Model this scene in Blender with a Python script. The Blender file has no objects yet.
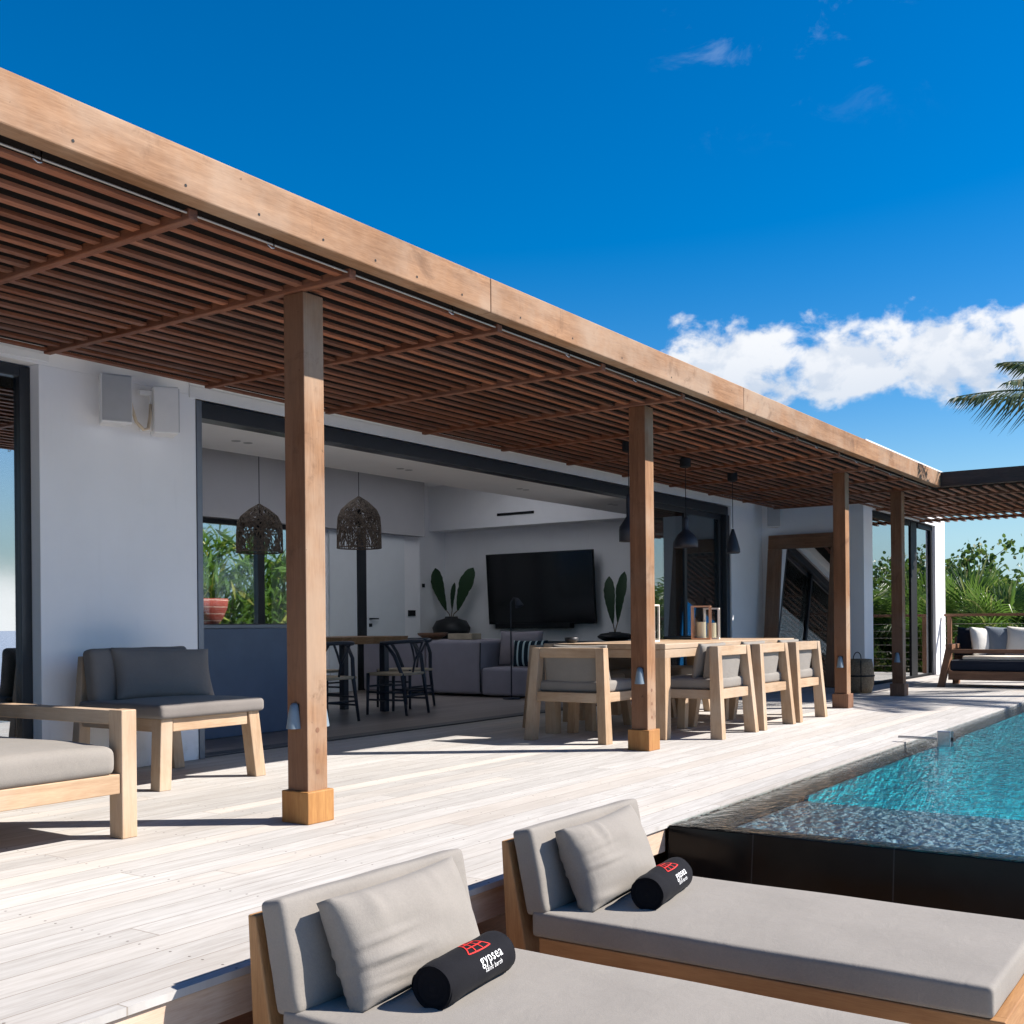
import bpy, bmesh, math, random
from mathutils import Vector, Matrix, Euler
random.seed(7)
R = math.radians
scene = bpy.context.scene
COL = scene.collection

# ------------------------------------------------------------------ camera
cam_d = bpy.data.cameras.new('camera')
cam = bpy.data.objects.new('camera', cam_d)
COL.objects.link(cam)
cam_d.sensor_width = 36.0
cam_d.lens = 1109.0 / 1024.0 * 36.0
cam_d.shift_y = 111.5 / 1024.0
cam_d.clip_start = 0.05
cam_d.clip_end = 20000
YAW = R(34.53)                      # heading measured from +X towards +Y
ROLL = R(-0.55)
cam.matrix_world = (Matrix.Translation((0, 0, 0.95))
                    @ Matrix.Rotation(YAW - R(90), 4, 'Z')
                    @ Matrix.Rotation(R(90), 4, 'X')
                    @ Matrix.Rotation(ROLL, 4, 'Z'))
scene.camera = cam

# ------------------------------------------------------------------ sky, sun, exposure
SUN_EL = R(41.8)
SUN_DIR = Vector((0.589 * math.cos(SUN_EL), -0.808 * math.cos(SUN_EL), math.sin(SUN_EL)))
world = bpy.data.worlds.new('World')
scene.world = world
world.use_nodes = True


class NT:
    """small helper for node trees"""
    def __init__(s, tree):
        s.t = tree
        s.t.nodes.clear()

    def n(s, kind, **kw):
        nd = s.t.nodes.new(kind)
        for k, v in kw.items():
            setattr(nd, k, v)
        return nd

    def l(s, a, b):
        s.t.links.new(a, b)

    def _in(s, sock, v):
        if v is None:
            return
        if isinstance(v, bpy.types.NodeSocket):
            s.l(v, sock)
        elif isinstance(v, (tuple, list)):
            v = tuple(v)
            if sock.type == 'RGBA' and len(v) == 3:
                v = v + (1.0,)
            sock.default_value = v
        else:
            sock.default_value = v

    def math(s, op, a, b=None, c=None, clamp=False):
        nd = s.n('ShaderNodeMath', operation=op)
        nd.use_clamp = clamp
        s._in(nd.inputs[0], a)
        s._in(nd.inputs[1], b)
        s._in(nd.inputs[2], c)
        return nd.outputs[0]

    def vmath(s, op, a, b=None):
        nd = s.n('ShaderNodeVectorMath', operation=op)
        s._in(nd.inputs[0], a)
        s._in(nd.inputs[1], b)
        return nd.outputs[0]

    def sep(s, v):
        nd = s.n('ShaderNodeSeparateXYZ')
        s._in(nd.inputs[0], v)
        return nd.outputs

    def comb(s, x=0.0, y=0.0, z=0.0):
        nd = s.n('ShaderNodeCombineXYZ')
        for i, v in enumerate((x, y, z)):
            s._in(nd.inputs[i], v)
        return nd.outputs[0]

    def noise(s, vec, scale=5.0, detail=4.0, rough=0.55, dist=0.0):
        nd = s.n('ShaderNodeTexNoise')
        s._in(nd.inputs['Vector'], vec)
        nd.inputs['Scale'].default_value = scale
        nd.inputs['Detail'].default_value = detail
        nd.inputs['Roughness'].default_value = rough
        nd.inputs['Distortion'].default_value = dist
        return nd.outputs['Fac']

    def white(s, vec):
        nd = s.n('ShaderNodeTexWhiteNoise', noise_dimensions='3D')
        s._in(nd.inputs['Vector'], vec)
        return nd.outputs['Value']

    def ramp(s, fac, stops):
        nd = s.n('ShaderNodeValToRGB')
        cr = nd.color_ramp
        while len(cr.elements) < len(stops):
            cr.elements.new(0.5)
        for e, (p, c) in zip(cr.elements, stops):
            e.position = p
            e.color = (c, c, c, 1) if isinstance(c, (int, float)) else tuple(c) + (1,)
        s._in(nd.inputs[0], fac)
        return nd.outputs[0]

    def mix(s, fac, a, b, blend='MIX'):
        nd = s.n('ShaderNodeMix', data_type='RGBA', blend_type=blend)
        s._in(nd.inputs[0], fac)
        s._in(nd.inputs[6], a)
        s._in(nd.inputs[7], b)
        return nd.outputs[2]

    def maprange(s, v, a, b, c=0.0, d=1.0, smooth=True):
        nd = s.n('ShaderNodeMapRange')
        nd.interpolation_type = 'SMOOTHSTEP' if smooth else 'LINEAR'
        s._in(nd.inputs[0], v)
        for i, q in enumerate((a, b, c, d)):
            s._in(nd.inputs[i + 1], q)
        return nd.outputs[0]

    def bump(s, h, strength=0.2, dist=0.01):
        nd = s.n('ShaderNodeBump')
        nd.inputs['Strength'].default_value = strength
        nd.inputs['Distance'].default_value = dist
        s._in(nd.inputs['Height'], h)
        return nd.outputs[0]


def build_world():
    w = NT(world.node_tree)
    out = w.n('ShaderNodeOutputWorld')
    bg = w.n('ShaderNodeBackground')
    sky = w.n('ShaderNodeTexSky')
    sky.sky_type = 'NISHITA'
    sky.sun_disc = False
    sky.sun_elevation = SUN_EL
    sky.sun_rotation = math.atan2(0.589, -0.808)
    sky.altitude = 0
    sky.air_density = 1.0
    sky.dust_density = 0.3
    sky.ozone_density = 2.2
    hs = w.n('ShaderNodeHueSaturation')
    hs.inputs['Saturation'].default_value = 1.58
    hs.inputs['Hue'].default_value = 0.505
    hs.inputs['Value'].default_value = 0.605
    w.l(sky.outputs[0], hs.inputs['Color'])
    tc = w.n('ShaderNodeTexCoord')
    d = tc.outputs['Generated']
    x, y, z = w.sep(d)[:3]
    az = w.math('MULTIPLY', w.math('ARCTAN2', y, x), 57.2958)      # degrees
    el = w.math('MULTIPLY', w.math('ARCSINE', z), 57.2958)
    # cumulus bank low over the far end of the house
    p = w.comb(w.math('MULTIPLY', az, 0.20), w.math('MULTIPLY', el, 0.26), 0.0)
    n1 = w.noise(p, 2.1, 9.0, 0.56, 0.15)
    q = w.comb(w.math('MULTIPLY', az, 0.20), w.math('MULTIPLY', w.math('ADD', el, -0.9), 0.26), 0.0)
    n2 = w.noise(q, 2.1, 9.0, 0.56, 0.15)
    n0 = w.noise(w.comb(w.math('MULTIPLY', az, 0.13), 3.7, 0.0), 1.0, 2.0, 0.5)
    cen = w.math('ADD', 12.15, w.math('MULTIPLY', n0, 1.2))
    cen = w.math('ADD', cen, w.math('MULTIPLY', w.math('SUBTRACT', 18.0, az), -0.03))
    up = w.maprange(w.math('SUBTRACT', el, cen), 0.0, 3.4, 1.0, 0.0)
    dn = w.maprange(w.math('SUBTRACT', el, cen), -3.2, -0.8, 0.0, 1.0)
    azm = w.math('MULTIPLY', w.maprange(az, 25.0, 28.2, 1.0, 0.0), w.maprange(az, -32.0, -24.0, 0.0, 1.0))
    shape = w.math('MULTIPLY', w.math('MULTIPLY', up, dn), azm)
    dens = w.math('ADD', w.math('MULTIPLY', shape, 0.50), w.math('MULTIPLY', n1, 1.25))
    c1 = w.math('MULTIPLY', w.maprange(dens, 0.80, 1.06), w.maprange(shape, 0.0, 0.10))
    # faint high wisps
    n3 = w.noise(w.comb(w.math('MULTIPLY', az, 0.14), w.math('MULTIPLY', el, 0.24), 2.0), 1.7, 7.0, 0.62, 0.6)
    wz = w.math('MULTIPLY', w.maprange(el, 22.0, 27.0, 0.0, 1.0), w.maprange(az, 24.0, 28.0, 1.0, 0.0))
    wz = w.math('MULTIPLY', wz, w.maprange(az, 12.0, 17.0, 0.0, 1.0))
    c2 = w.math('MULTIPLY', w.math('MULTIPLY', w.maprange(n3, 0.54, 0.74), wz), 0.13)
    # low cloud bank over the sea; bright out-of-view puffs added to fill the facade
    n4 = w.noise(w.vmath('MULTIPLY', d, (1.0, 1.0, 2.2)), 3.4, 7.0, 0.58, 0.2)
    south = w.math('MULTIPLY', w.maprange(az, -22.0, -42.0, 0.0, 1.0), w.maprange(az, -150.0, -115.0, 0.0, 1.0))
    bank = w.maprange(w.math('ADD', el, w.math('MULTIPLY', n4, -9.0)), -4.2, 0.4, 1.0, 0.0)
    puff = w.math('MULTIPLY', w.maprange(n4, 0.50, 0.62), w.maprange(el, 32.0, 14.0, 0.0, 0.32))
    c3 = w.math('MULTIPLY', w.math('MAXIMUM', bank, puff), south)
    lit = w.maprange(w.math('SUBTRACT', n1, n2), -0.10, 0.09, 0.0, 1.0)
    low = w.maprange(w.math('SUBTRACT', el, cen), -2.2, 1.6, 0.0, 1.0)
    lit = w.math('ADD', w.math('MULTIPLY', lit, 0.45), w.math('MULTIPLY', low, 0.55), None, True)
    ccol = w.mix(lit, (2.7, 3.05, 3.6), (4.25, 4.3, 4.4))
    haze_f = w.maprange(el, -1.0, 11.0, 0.8, 0.0)
    col = w.mix(haze_f, hs.outputs[0], (1.45, 2.55, 3.5))
    col = w.mix(c2, col, (4.0, 4.5, 5.2))
    col = w.mix(w.math('MULTIPLY', c3, 0.92), col, (9.0, 9.0, 9.0))
    col = w.mix(w.math('MULTIPLY', c1, 0.95), col, ccol)
    w.l(col, bg.inputs['Color'])
    bg.inputs['Strength'].default_value = 0.105
    w.l(bg.outputs[0], out.inputs['Surface'])


build_world()
sun_d = bpy.data.lights.new('sun', 'SUN')
sun_d.energy = 4.4
sun_d.angle = R(0.5)
sun_d.color = (1.0, 0.935, 0.86)
sun = bpy.data.objects.new('sun', sun_d)
COL.objects.link(sun)
sun.location = (10, -14, 18)
sun.rotation_euler = SUN_DIR.to_track_quat('Z', 'Y').to_euler()

scene.view_settings.view_transform = 'Standard'
scene.view_settings.look = 'None'
scene.view_settings.gamma = 1.0
scene.view_settings.use_curve_mapping = False
scene.view_settings.exposure = 1.15
scene.render.engine = 'CYCLES'
cy = scene.cycles
cy.use_denoising = True
cy.max_bounces = 10
cy.diffuse_bounces = 8
cy.glossy_bounces = 5
cy.transmission_bounces = 6
cy.transparent_max_bounces = 24
cy.sample_clamp_indirect = 6.0
cy.caustics_reflective = False
cy.caustics_refractive = False
cy.use_adaptive_sampling = True
cy.adaptive_threshold = 0.015

# ------------------------------------------------------------------ materials
MATS = {}


def new_mat(name):
    m = bpy.data.materials.new(name)
    m.use_nodes = True
    t = NT(m.node_tree)
    out = t.n('ShaderNodeOutputMaterial')
    MATS[name] = m
    return m, t, out


def principled(t, out, color, rough=0.6, metal=0.0, normal=None, spec=0.5, sheen=0.0, coat=0.0):
    b = t.n('ShaderNodeBsdfPrincipled')
    t._in(b.inputs['Base Color'], color)
    t._in(b.inputs['Roughness'], rough)
    b.inputs['Metallic'].default_value = metal
    b.inputs['Specular IOR Level'].default_value = spec
    if sheen:
        b.inputs['Sheen Weight'].default_value = sheen
    if coat:
        b.inputs['Coat Weight'].default_value = coat
    if normal is not None:
        t.l(normal, b.inputs['Normal'])
    t.l(b.outputs[0], out.inputs['Surface'])
    return b


def objco(t):
    return t.n('ShaderNodeTexCoord').outputs['Object']


def worldpos(t):
    return t.n('ShaderNodeNewGeometry').outputs['Position']


def island(t):
    return t.n('ShaderNodeNewGeometry').outputs['Random Per Island']


def objrand(t):
    return t.n('ShaderNodeObjectInfo').outputs['Random']


def wood(name, dark, light, axis='X', rough=0.6, grain=1.0, grey=None, greyamt=0.0, vary=0.25, spec=0.3, bump=0.25, stain=0.0):
    m, t, out = new_mat(name)
    o = t.vmath('ADD', objco(t), t.comb(t.math('MULTIPLY', objrand(t), 37.0), t.math('MULTIPLY', island(t), 53.0), 0.0))
    st = {'X': (0.7, 9, 9), 'Y': (9, 0.7, 9), 'Z': (9, 9, 0.7)}[axis]
    v = t.vmath('MULTIPLY', o, st)
    g1 = t.noise(v, 3.0 * grain, 6.0, 0.62, 0.8)
    v2 = t.vmath('MULTIPLY', o, tuple(q * 4.0 for q in st))
    g2 = t.noise(v2, 6.0 * grain, 4.0, 0.6)
    g3 = t.noise(o, 2.2, 3.0, 0.5)
    f = t.math('ADD', t.math('MULTIPLY', g1, 0.62), t.math('MULTIPLY', g2, 0.38))
    col = t.mix(t.ramp(f, [(0.30, 0.0), (0.68, 1.0)]), dark, light)
    hv = t.math('ADD', 1.0 - vary * 0.5, t.math('MULTIPLY', island(t), vary))
    hv = t.math('MULTIPLY', hv, t.maprange(g3, 0.25, 0.75, 0.86, 1.12))
    col = t.mix(1.0, col, t.comb(hv, hv, hv), 'MULTIPLY')
    if grey is not None:
        gm = t.math('MULTIPLY', t.maprange(t.noise(o, 1.3, 5.0, 0.6), 0.38, 0.66), greyamt)
        col = t.mix(gm, col, grey)
    if stain:
        blot = t.noise(t.vmath('MULTIPLY', o, (1.0, 1.0, 1.0)), 4.2, 6.0, 0.68, 0.5)
        col = t.mix(t.math('MULTIPLY', t.maprange(blot, 0.56, 0.72), stain), col, tuple(q * 0.55 for q in dark))
        spk = t.noise(o, 26.0, 3.0, 0.6)
        col = t.mix(t.math('MULTIPLY', t.maprange(spk, 0.68, 0.76), stain), col, tuple(q * 0.35 for q in dark))
    principled(t, out, col, t.maprange(f, 0.2, 0.8, rough + 0.12, rough - 0.08), 0.0, t.bump(f, bump, 0.004), spec)
    return m


def solid(name, col, rough=0.5, metal=0.0, spec=0.5, var=0.12, scale=6.0, bump=0.0, bscale=60.0, sheen=0.0, coat=0.0):
    m, t, out = new_mat(name)
    o = objco(t)
    n = t.noise(o, scale, 5.0, 0.6)
    k = t.maprange(n, 0.2, 0.8, 1.0 - var, 1.0 + var)
    c = t.mix(1.0, tuple(col), t.comb(k, k, k), 'MULTIPLY')
    nm = t.bump(t.noise(o, bscale, 4.0, 0.6), bump, 0.002) if bump else None
    principled(t, out, c, rough, metal, nm, spec, sheen, coat)
    return m


def fabric(name, col, weave=900.0, var=0.09, wrinkle=0.55, sheen=0.12):
    m, t, out = new_mat(name)
    o = objco(t)
    n = t.noise(o, 3.0, 5.0, 0.6)
    fine = t.noise(o, 160.0, 3.0, 0.7)
    k = t.math('ADD', t.maprange(n, 0.2, 0.8, -var, var), t.maprange(fine, 0.2, 0.8, 0.94, 1.06))
    c = t.mix(1.0, tuple(col), t.comb(k, k, k), 'MULTIPLY')
    w = t.n('ShaderNodeTexVoronoi')
    w.inputs['Scale'].default_value = weave * 0.35
    t.l(o, w.inputs['Vector'])
    wr = t.noise(t.vmath('MULTIPLY', o, (1.0, 1.6, 1.0)), 7.0, 4.0, 0.55, 0.6)
    h = t.math('ADD', t.math('MULTIPLY', w.outputs['Distance'], 0.05), t.math('MULTIPLY', wr, wrinkle))
    principled(t, out, c, 0.9, 0.0, t.bump(h, 0.35, 0.02), 0.12, sheen=sheen)
    return m


# --- woods
SLAT_D, SLAT_L = (0.085, 0.026, 0.012), (0.33, 0.118, 0.054)
for ax in 'XYZ':
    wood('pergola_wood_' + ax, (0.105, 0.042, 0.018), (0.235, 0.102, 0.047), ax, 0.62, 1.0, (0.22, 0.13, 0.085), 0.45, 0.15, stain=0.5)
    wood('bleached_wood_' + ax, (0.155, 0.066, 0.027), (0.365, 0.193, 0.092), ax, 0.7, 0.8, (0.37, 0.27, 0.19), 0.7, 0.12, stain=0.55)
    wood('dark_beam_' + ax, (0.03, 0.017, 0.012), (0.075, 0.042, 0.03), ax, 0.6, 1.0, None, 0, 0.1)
    wood('slat_wood_' + ax, SLAT_D, SLAT_L, ax, 0.55, 1.0, (0.20, 0.13, 0.10), 0.35, 0.85)
    wood('teak_' + ax, (0.31, 0.19, 0.108), (0.50, 0.355, 0.228), ax, 0.6, 0.9, (0.50, 0.42, 0.33), 0.5, 0.14)
    wood('oiled_teak_' + ax, (0.24, 0.115, 0.045), (0.42, 0.225, 0.095), ax, 0.5, 1.0, None, 0, 0.1)
    wood('brown_wood_' + ax, (0.13, 0.062, 0.036), (0.27, 0.14, 0.08), ax, 0.55, 1.0, None, 0, 0.15)
    wood('frame_wood_' + ax, (0.14, 0.066, 0.035), (0.30, 0.15, 0.08), ax, 0.6, 1.0, (0.22, 0.16, 0.12), 0.4, 0.1)
wood('base_block_wood', (0.26, 0.11, 0.032), (0.47, 0.245, 0.082), 'Z', 0.5, 0.8, (0.33, 0.13, 0.045), 0.7, 0.1)
wood('table_slab_wood', (0.14, 0.07, 0.03), (0.36, 0.20, 0.10), 'X', 0.5, 0.8, None, 0, 0.1)
wood('fascia_wood', (0.42, 0.28, 0.19), (0.62, 0.48, 0.37), 'X', 0.7, 0.9, (0.6, 0.5, 0.42), 0.5, 0.1)


def deck_mat():
    m, t, out = new_mat('weathered_deck')
    p = worldpos(t)
    x, y, z = t.sep(p)[:3]
    W = 0.142
    yi = t.math('FLOOR', t.math('DIVIDE', y, W))
    yf = t.math('FRACT', t.math('DIVIDE', y, W))
    off = t.math('MULTIPLY', t.white(t.comb(yi, 3.1, 0.0)), 4.0)
    xs = t.math('DIVIDE', t.math('ADD', x, off), 3.6)
    xi = t.math('FLOOR', xs)
    xf = t.math('FRACT', xs)
    r1 = t.white(t.comb(yi, xi, 1.0))
    r2 = t.white(t.comb(yi, xi, 9.0))
    pv = t.comb(t.math('MULTIPLY', x, 0.8), t.math('ADD', t.math('MULTIPLY', y, 10.0), t.math('MULTIPLY', r1, 31.0)), 0.0)
    g = t.noise(pv, 3.2, 7.0, 0.64, 0.7)
    g2 = t.noise(t.vmath('MULTIPLY', pv, (3.0, 5.0, 1.0)), 5.0, 4.0, 0.65)
    f = t.math('ADD', t.math('MULTIPLY', g, 0.65), t.math('MULTIPLY', g2, 0.35))
    col = t.mix(t.ramp(f, [(0.28, 0.0), (0.60, 1.0)]), (0.335, 0.312, 0.287), (0.52, 0.505, 0.483))
    col = t.mix(t.math('MULTIPLY', t.maprange(r2, 0.5, 1.0), 0.4), col, (0.58, 0.51, 0.44))
    k = t.maprange(r1, 0.0, 1.0, 0.88, 1.06, False)
    col = t.mix(1.0, col, t.comb(k, k, k), 'MULTIPLY')
    big = t.noise(t.comb(t.math('MULTIPLY', x, 0.35), t.math('MULTIPLY', y, 1.4), 0.0), 1.1, 5.0, 0.6)
    k2 = t.maprange(big, 0.25, 0.75, 0.88, 1.08)
    col = t.mix(1.0, col, t.comb(k2, k2, k2), 'MULTIPLY')
    # stains
    st = t.maprange(t.noise(p, 3.1, 3.0, 0.5), 0.71, 0.80)
    col = t.mix(t.math('MULTIPLY', st, 0.5), col, (0.25, 0.19, 0.14))
    gap = t.math('LESS_THAN', t.math('ABSOLUTE', t.math('SUBTRACT', yf, 0.5)), 0.483)
    endg = t.math('LESS_THAN', t.math('ABSOLUTE', t.math('SUBTRACT', xf, 0.5)), 0.4993)
    gg = t.math('MULTIPLY', gap, endg)
    col = t.mix(gg, (0.27, 0.24, 0.21), col)
    sx = t.math('SUBTRACT', t.math('FRACT', t.math('DIVIDE', x, 0.6)), 0.5)
    sy = t.math('SUBTRACT', t.math('ABSOLUTE', t.math('SUBTRACT', yf, 0.5)), 0.3)
    sd = t.math('ADD', t.math('POWER', t.math('MULTIPLY', sx, 0.6), 2.0), t.math('POWER', t.math('MULTIPLY', sy, W), 2.0))
    col = t.mix(t.math('LESS_THAN', sd, 0.0045 ** 2), col, (0.12, 0.10, 0.09))
    h = t.math('ADD', t.math('MULTIPLY', f, 0.4), t.math('MULTIPLY', gg, 0.8))
    principled(t, out, col, 0.75, 0.0, t.bump(h, 0.4, 0.004), 0.25)
    return m


deck_mat()


def floor_mat():
    m, t, out = new_mat('interior_boards')
    p = worldpos(t)
    x, y, z = t.sep(p)[:3]
    yi = t.math('FLOOR', t.math('DIVIDE', y, 0.19))
    yf = t.math('FRACT', t.math('DIVIDE', y, 0.19))
    r = t.white(t.comb(yi, t.math('FLOOR', t.math('DIVIDE', t.math('ADD', x, t.math('MULTIPLY', t.white(t.comb(yi, 1.0, 0.0)), 3.0)), 1.6)), 0.0))
    g = t.noise(t.comb(t.math('MULTIPLY', x, 1.0), t.math('MULTIPLY', y, 9.0), r), 4.0, 5.0, 0.6)
    k = t.math('ADD', t.math('MULTIPLY', r, 0.5), t.math('MULTIPLY', g, 0.6))
    col = t.mix(k, (0.20, 0.16, 0.135), (0.38, 0.33, 0.29))
    gap = t.math('LESS_THAN', t.math('ABSOLUTE', t.math('SUBTRACT', yf, 0.5)), 0.485)
    col = t.mix(gap, (0.05, 0.04, 0.03), col)
    principled(t, out, col, 0.35, 0.0, None, 0.4)


floor_mat()


def plaster(name, col, var=0.05, bump=0.3):
    m, t, out = new_mat(name)
    p = objco(t)
    n = t.noise(p, 1.2, 6.0, 0.6)
    k = t.maprange(n, 0.25, 0.75, 1 - var, 1 + var * 0.4)
    # faint dirt streaks running down
    x, y, z = t.sep(p)[:3]
    s = t.noise(t.comb(t.math('MULTIPLY', t.math('ADD', x, y), 9.0), 0.0, t.math('MULTIPLY', z, 0.6)), 2.0, 4.0, 0.6)
    k = t.math('MULTIPLY', k, t.maprange(s, 0.55, 0.85, 1.0, 0.94))
    c = t.mix(1.0, tuple(col), t.comb(k, k, k), 'MULTIPLY')
    # splash marks just above the deck
    sp = t.math('MULTIPLY', t.maprange(z, 0.0, 0.22, 1.0, 0.0), t.maprange(t.noise(p, 9.0, 5.0, 0.65), 0.42, 0.66))
    c = t.mix(t.math('MULTIPLY', sp, 0.35), c, (0.42, 0.37, 0.31))
    hh = t.math('ADD', t.math('MULTIPLY', t.noise(p, 90.0, 4.0, 0.6), 0.35), t.noise(p, 7.0, 4.0, 0.6))
    principled(t, out, c, 0.85, 0.0, t.bump(hh, bump, 0.006), 0.2)


plaster('white_plaster', (0.88, 0.88, 0.885))
plaster('interior_plaster', (0.86, 0.86, 0.86))
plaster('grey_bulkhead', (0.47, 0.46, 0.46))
plaster('ceiling_plaster', (0.88, 0.87, 0.86))
solid('white_metal', (0.78, 0.79, 0.80), 0.35, 0, 0.5, 0.03)
solid('dark_aluminium', (0.022, 0.025, 0.03), 0.35, 0.0, 0.5, 0.15)
solid('grey_aluminium', (0.15, 0.17, 0.20), 0.4, 0.3, 0.5, 0.08)
solid('counter_blue', (0.10, 0.135, 0.20), 0.5, 0, 0.4, 0.06)
solid('black_matte', (0.012, 0.013, 0.015), 0.6, 0, 0.2, 0.2)
solid('blued_black', (0.022, 0.027, 0.04), 0.5, 0, 0.4, 0.15, bump=0.1)
solid('lamp_grey', (0.17, 0.215, 0.25), 0.5, 0.1, 0.5, 0.12)
solid('steel', (0.40, 0.41, 0.43), 0.2, 1.0, 0.5, 0.05)
solid('wire', (0.33, 0.31, 0.28), 0.35, 0.8, 0.5, 0.1)
solid('copper', (0.62, 0.30, 0.17), 0.32, 0.7, 0.5, 0.1)
solid('pale_lantern', (0.74, 0.68, 0.60), 0.5, 0, 0.5, 0.1)
solid('candle_wax', (0.80, 0.70, 0.48), 0.5, 0, 0.4, 0.05)
solid('speaker_white', (0.78, 0.77, 0.75), 0.5, 0, 0.4, 0.04)
solid('speaker_grille', (0.42, 0.42, 0.42), 0.7, 0, 0.3, 0.06, bump=0.5, bscale=400)
solid('beige_cable', (0.62, 0.50, 0.36), 0.6, 0, 0.3, 0.1)
solid('screen_black', (0.004, 0.0045, 0.006), 0.16, 0, 0.4, 0.1)
solid('pot_black', (0.02, 0.022, 0.025), 0.5, 0, 0.5, 0.3, bump=0.4, bscale=25)
solid('sofa_grey', (0.27, 0.25, 0.28), 0.95, 0, 0.1, 0.06, bump=0.3, bscale=200)
solid('cushion_mauve', (0.25, 0.225, 0.245), 0.95, 0, 0.1, 0.06, bump=0.3, bscale=200)
solid('door_white', (0.70, 0.73, 0.74), 0.5, 0, 0.4, 0.02)
solid('rope_seat', (0.42, 0.34, 0.24), 0.8, 0, 0.2, 0.2, bump=0.4, bscale=120)
solid('roof_felt', (0.010, 0.007, 0.006), 0.9, 0, 0.2, 0.1)
solid('soil', (0.12, 0.085, 0.055), 0.95, 0, 0.1, 0.4)
solid('trunk_grey', (0.24, 0.19, 0.14), 0.9, 0, 0.2, 0.3, bump=0.7, bscale=18)
solid('stem_brown', (0.20, 0.14, 0.09), 0.9, 0, 0.2, 0.3, bump=0.6, bscale=30)
solid('white_print', (0.78, 0.78, 0.78), 0.7, 0, 0.2, 0.03)
solid('red_print', (0.62, 0.035, 0.03), 0.7, 0, 0.2, 0.06)
solid('stone_pale', (0.60, 0.58, 0.54), 0.8, 0, 0.2, 0.12, scale=3.0, bump=0.3)
fabric('taupe_fabric', (0.232, 0.213, 0.190))
fabric('grey_cushion', (0.185, 0.168, 0.155))
fabric('cream_fabric', (0.70, 0.66, 0.58))
fabric('navy_fabric', (0.022, 0.027, 0.042))
fabric('slate_fabric', (0.17, 0.20, 0.24))
fabric('towel_black', (0.0085, 0.0085, 0.011), 500, 0.3, 0.5, 0.02)
fabric('offwhite_fabric', (0.72, 0.70, 0.66))


def striped():
    m, t, out = new_mat('striped_fabric')
    x, y, z = t.sep(objco(t))[:3]
    w = t.math('FRACT', t.math('MULTIPLY', t.math('ADD', x, t.math('MULTIPLY', t.math('SINE', t.math('MULTIPLY', z, 9.0)), 0.006)), 12.5))
    f = t.math('LESS_THAN', w, 0.30)
    c = t.mix(f, (0.012, 0.022, 0.032), (0.42, 0.52, 0.52))
    principled(t, out, c, 0.9, 0, None, 0.1)


striped()


def woven(name, dark, light, sc=70.0, holes=False, thr=0.5):
    m, t, out = new_mat(name)
    o = objco(t)
    x, y, z = t.sep(o)[:3]
    ang = t.math('ARCTAN2', y, x)
    u = t.math('MULTIPLY', ang, sc * 0.16)
    v = t.math('MULTIPLY', z, sc)
    wv = t.math('MULTIPLY', t.math('SINE', t.math('MULTIPLY', u, 6.2832)), t.math('SINE', t.math('MULTIPLY', v, 6.2832)))
    n = t.noise(o, sc * 0.6, 4.0, 0.6)
    f = t.math('ADD', t.math('MULTIPLY', wv, 0.25), n)
    c = t.mix(t.maprange(f, 0.2, 0.8), dark, light)
    b = t.n('ShaderNodeBsdfPrincipled')
    t._in(b.inputs['Base Color'], c)
    b.inputs['Roughness'].default_value = 0.8
    t.l(t.bump(f, 0.6, 0.006), b.inputs['Normal'])
    t.l(b.outputs[0], out.inputs['Surface'])


woven('basket_weave', (0.14, 0.095, 0.055), (0.34, 0.25, 0.15))
woven('lamp_weave', (0.05, 0.038, 0.03), (0.20, 0.15, 0.11), 60)


def planter_mat():
    m, t, out = new_mat('red_woven')
    o = objco(t)
    x, y, z = t.sep(o)[:3]
    n = t.noise(o, 60.0, 4.0, 0.6)
    s = t.math('FRACT', t.math('ADD', t.math('MULTIPLY', z, 9.0), t.math('MULTIPLY', t.noise(o, 5.0, 2.0), 0.15)))
    c = t.mix(t.math('LESS_THAN', s, 0.12), (0.36, 0.075, 0.055), (0.62, 0.42, 0.34))
    c = t.mix(t.maprange(n, 0.4, 0.8, 0.0, 0.5), c, (0.16, 0.03, 0.03))
    principled(t, out, c, 0.8, 0, t.bump(n, 0.5, 0.01), 0.2)


planter_mat()


def leafmat(name, dark, light, yellow=None, trans=0.35, rough=0.45):
    m, t, out = new_mat(name)
    r = island(t)
    n = t.noise(worldpos(t), 1.3, 3.0, 0.5)
    f = t.math('ADD', t.math('MULTIPLY', r, 0.65), t.math('MULTIPLY', n, 0.45), None, True)
    c = t.mix(f, dark, light)
    if yellow:
        c = t.mix(t.maprange(r, 0.86, 0.93), c, yellow)
    b = t.n('ShaderNodeBsdfPrincipled')
    t._in(b.inputs['Base Color'], c)
    b.inputs['Roughness'].default_value = rough
    b.inputs['Specular IOR Level'].default_value = 0.4
    tr = t.n('ShaderNodeBsdfTranslucent')
    t._in(tr.inputs['Color'], t.mix(0.5, c, light))
    ms = t.n('ShaderNodeMixShader')
    ms.inputs[0].default_value = trans
    t.l(b.outputs[0], ms.inputs[1])
    t.l(tr.outputs[0], ms.inputs[2])
    t.l(ms.outputs[0], out.inputs['Surface'])


leafmat('fan_leaf', (0.032, 0.075, 0.012), (0.125, 0.22, 0.038), (0.34, 0.34, 0.12), 0.38, 0.35)
leafmat('shrub_leaf', (0.036, 0.078, 0.016), (0.12, 0.20, 0.040), (0.24, 0.25, 0.06), 0.38)
leafmat('garden_leaf', (0.045, 0.11, 0.015), (0.17, 0.31, 0.04), (0.42, 0.42, 0.08), 0.4)
leafmat('palm_leaf', (0.030, 0.052, 0.016), (0.10, 0.135, 0.045), (0.20, 0.17, 0.06), 0.25)
leafmat('house_leaf', (0.012, 0.035, 0.016), (0.03, 0.075, 0.03), None, 0.2)


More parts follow.
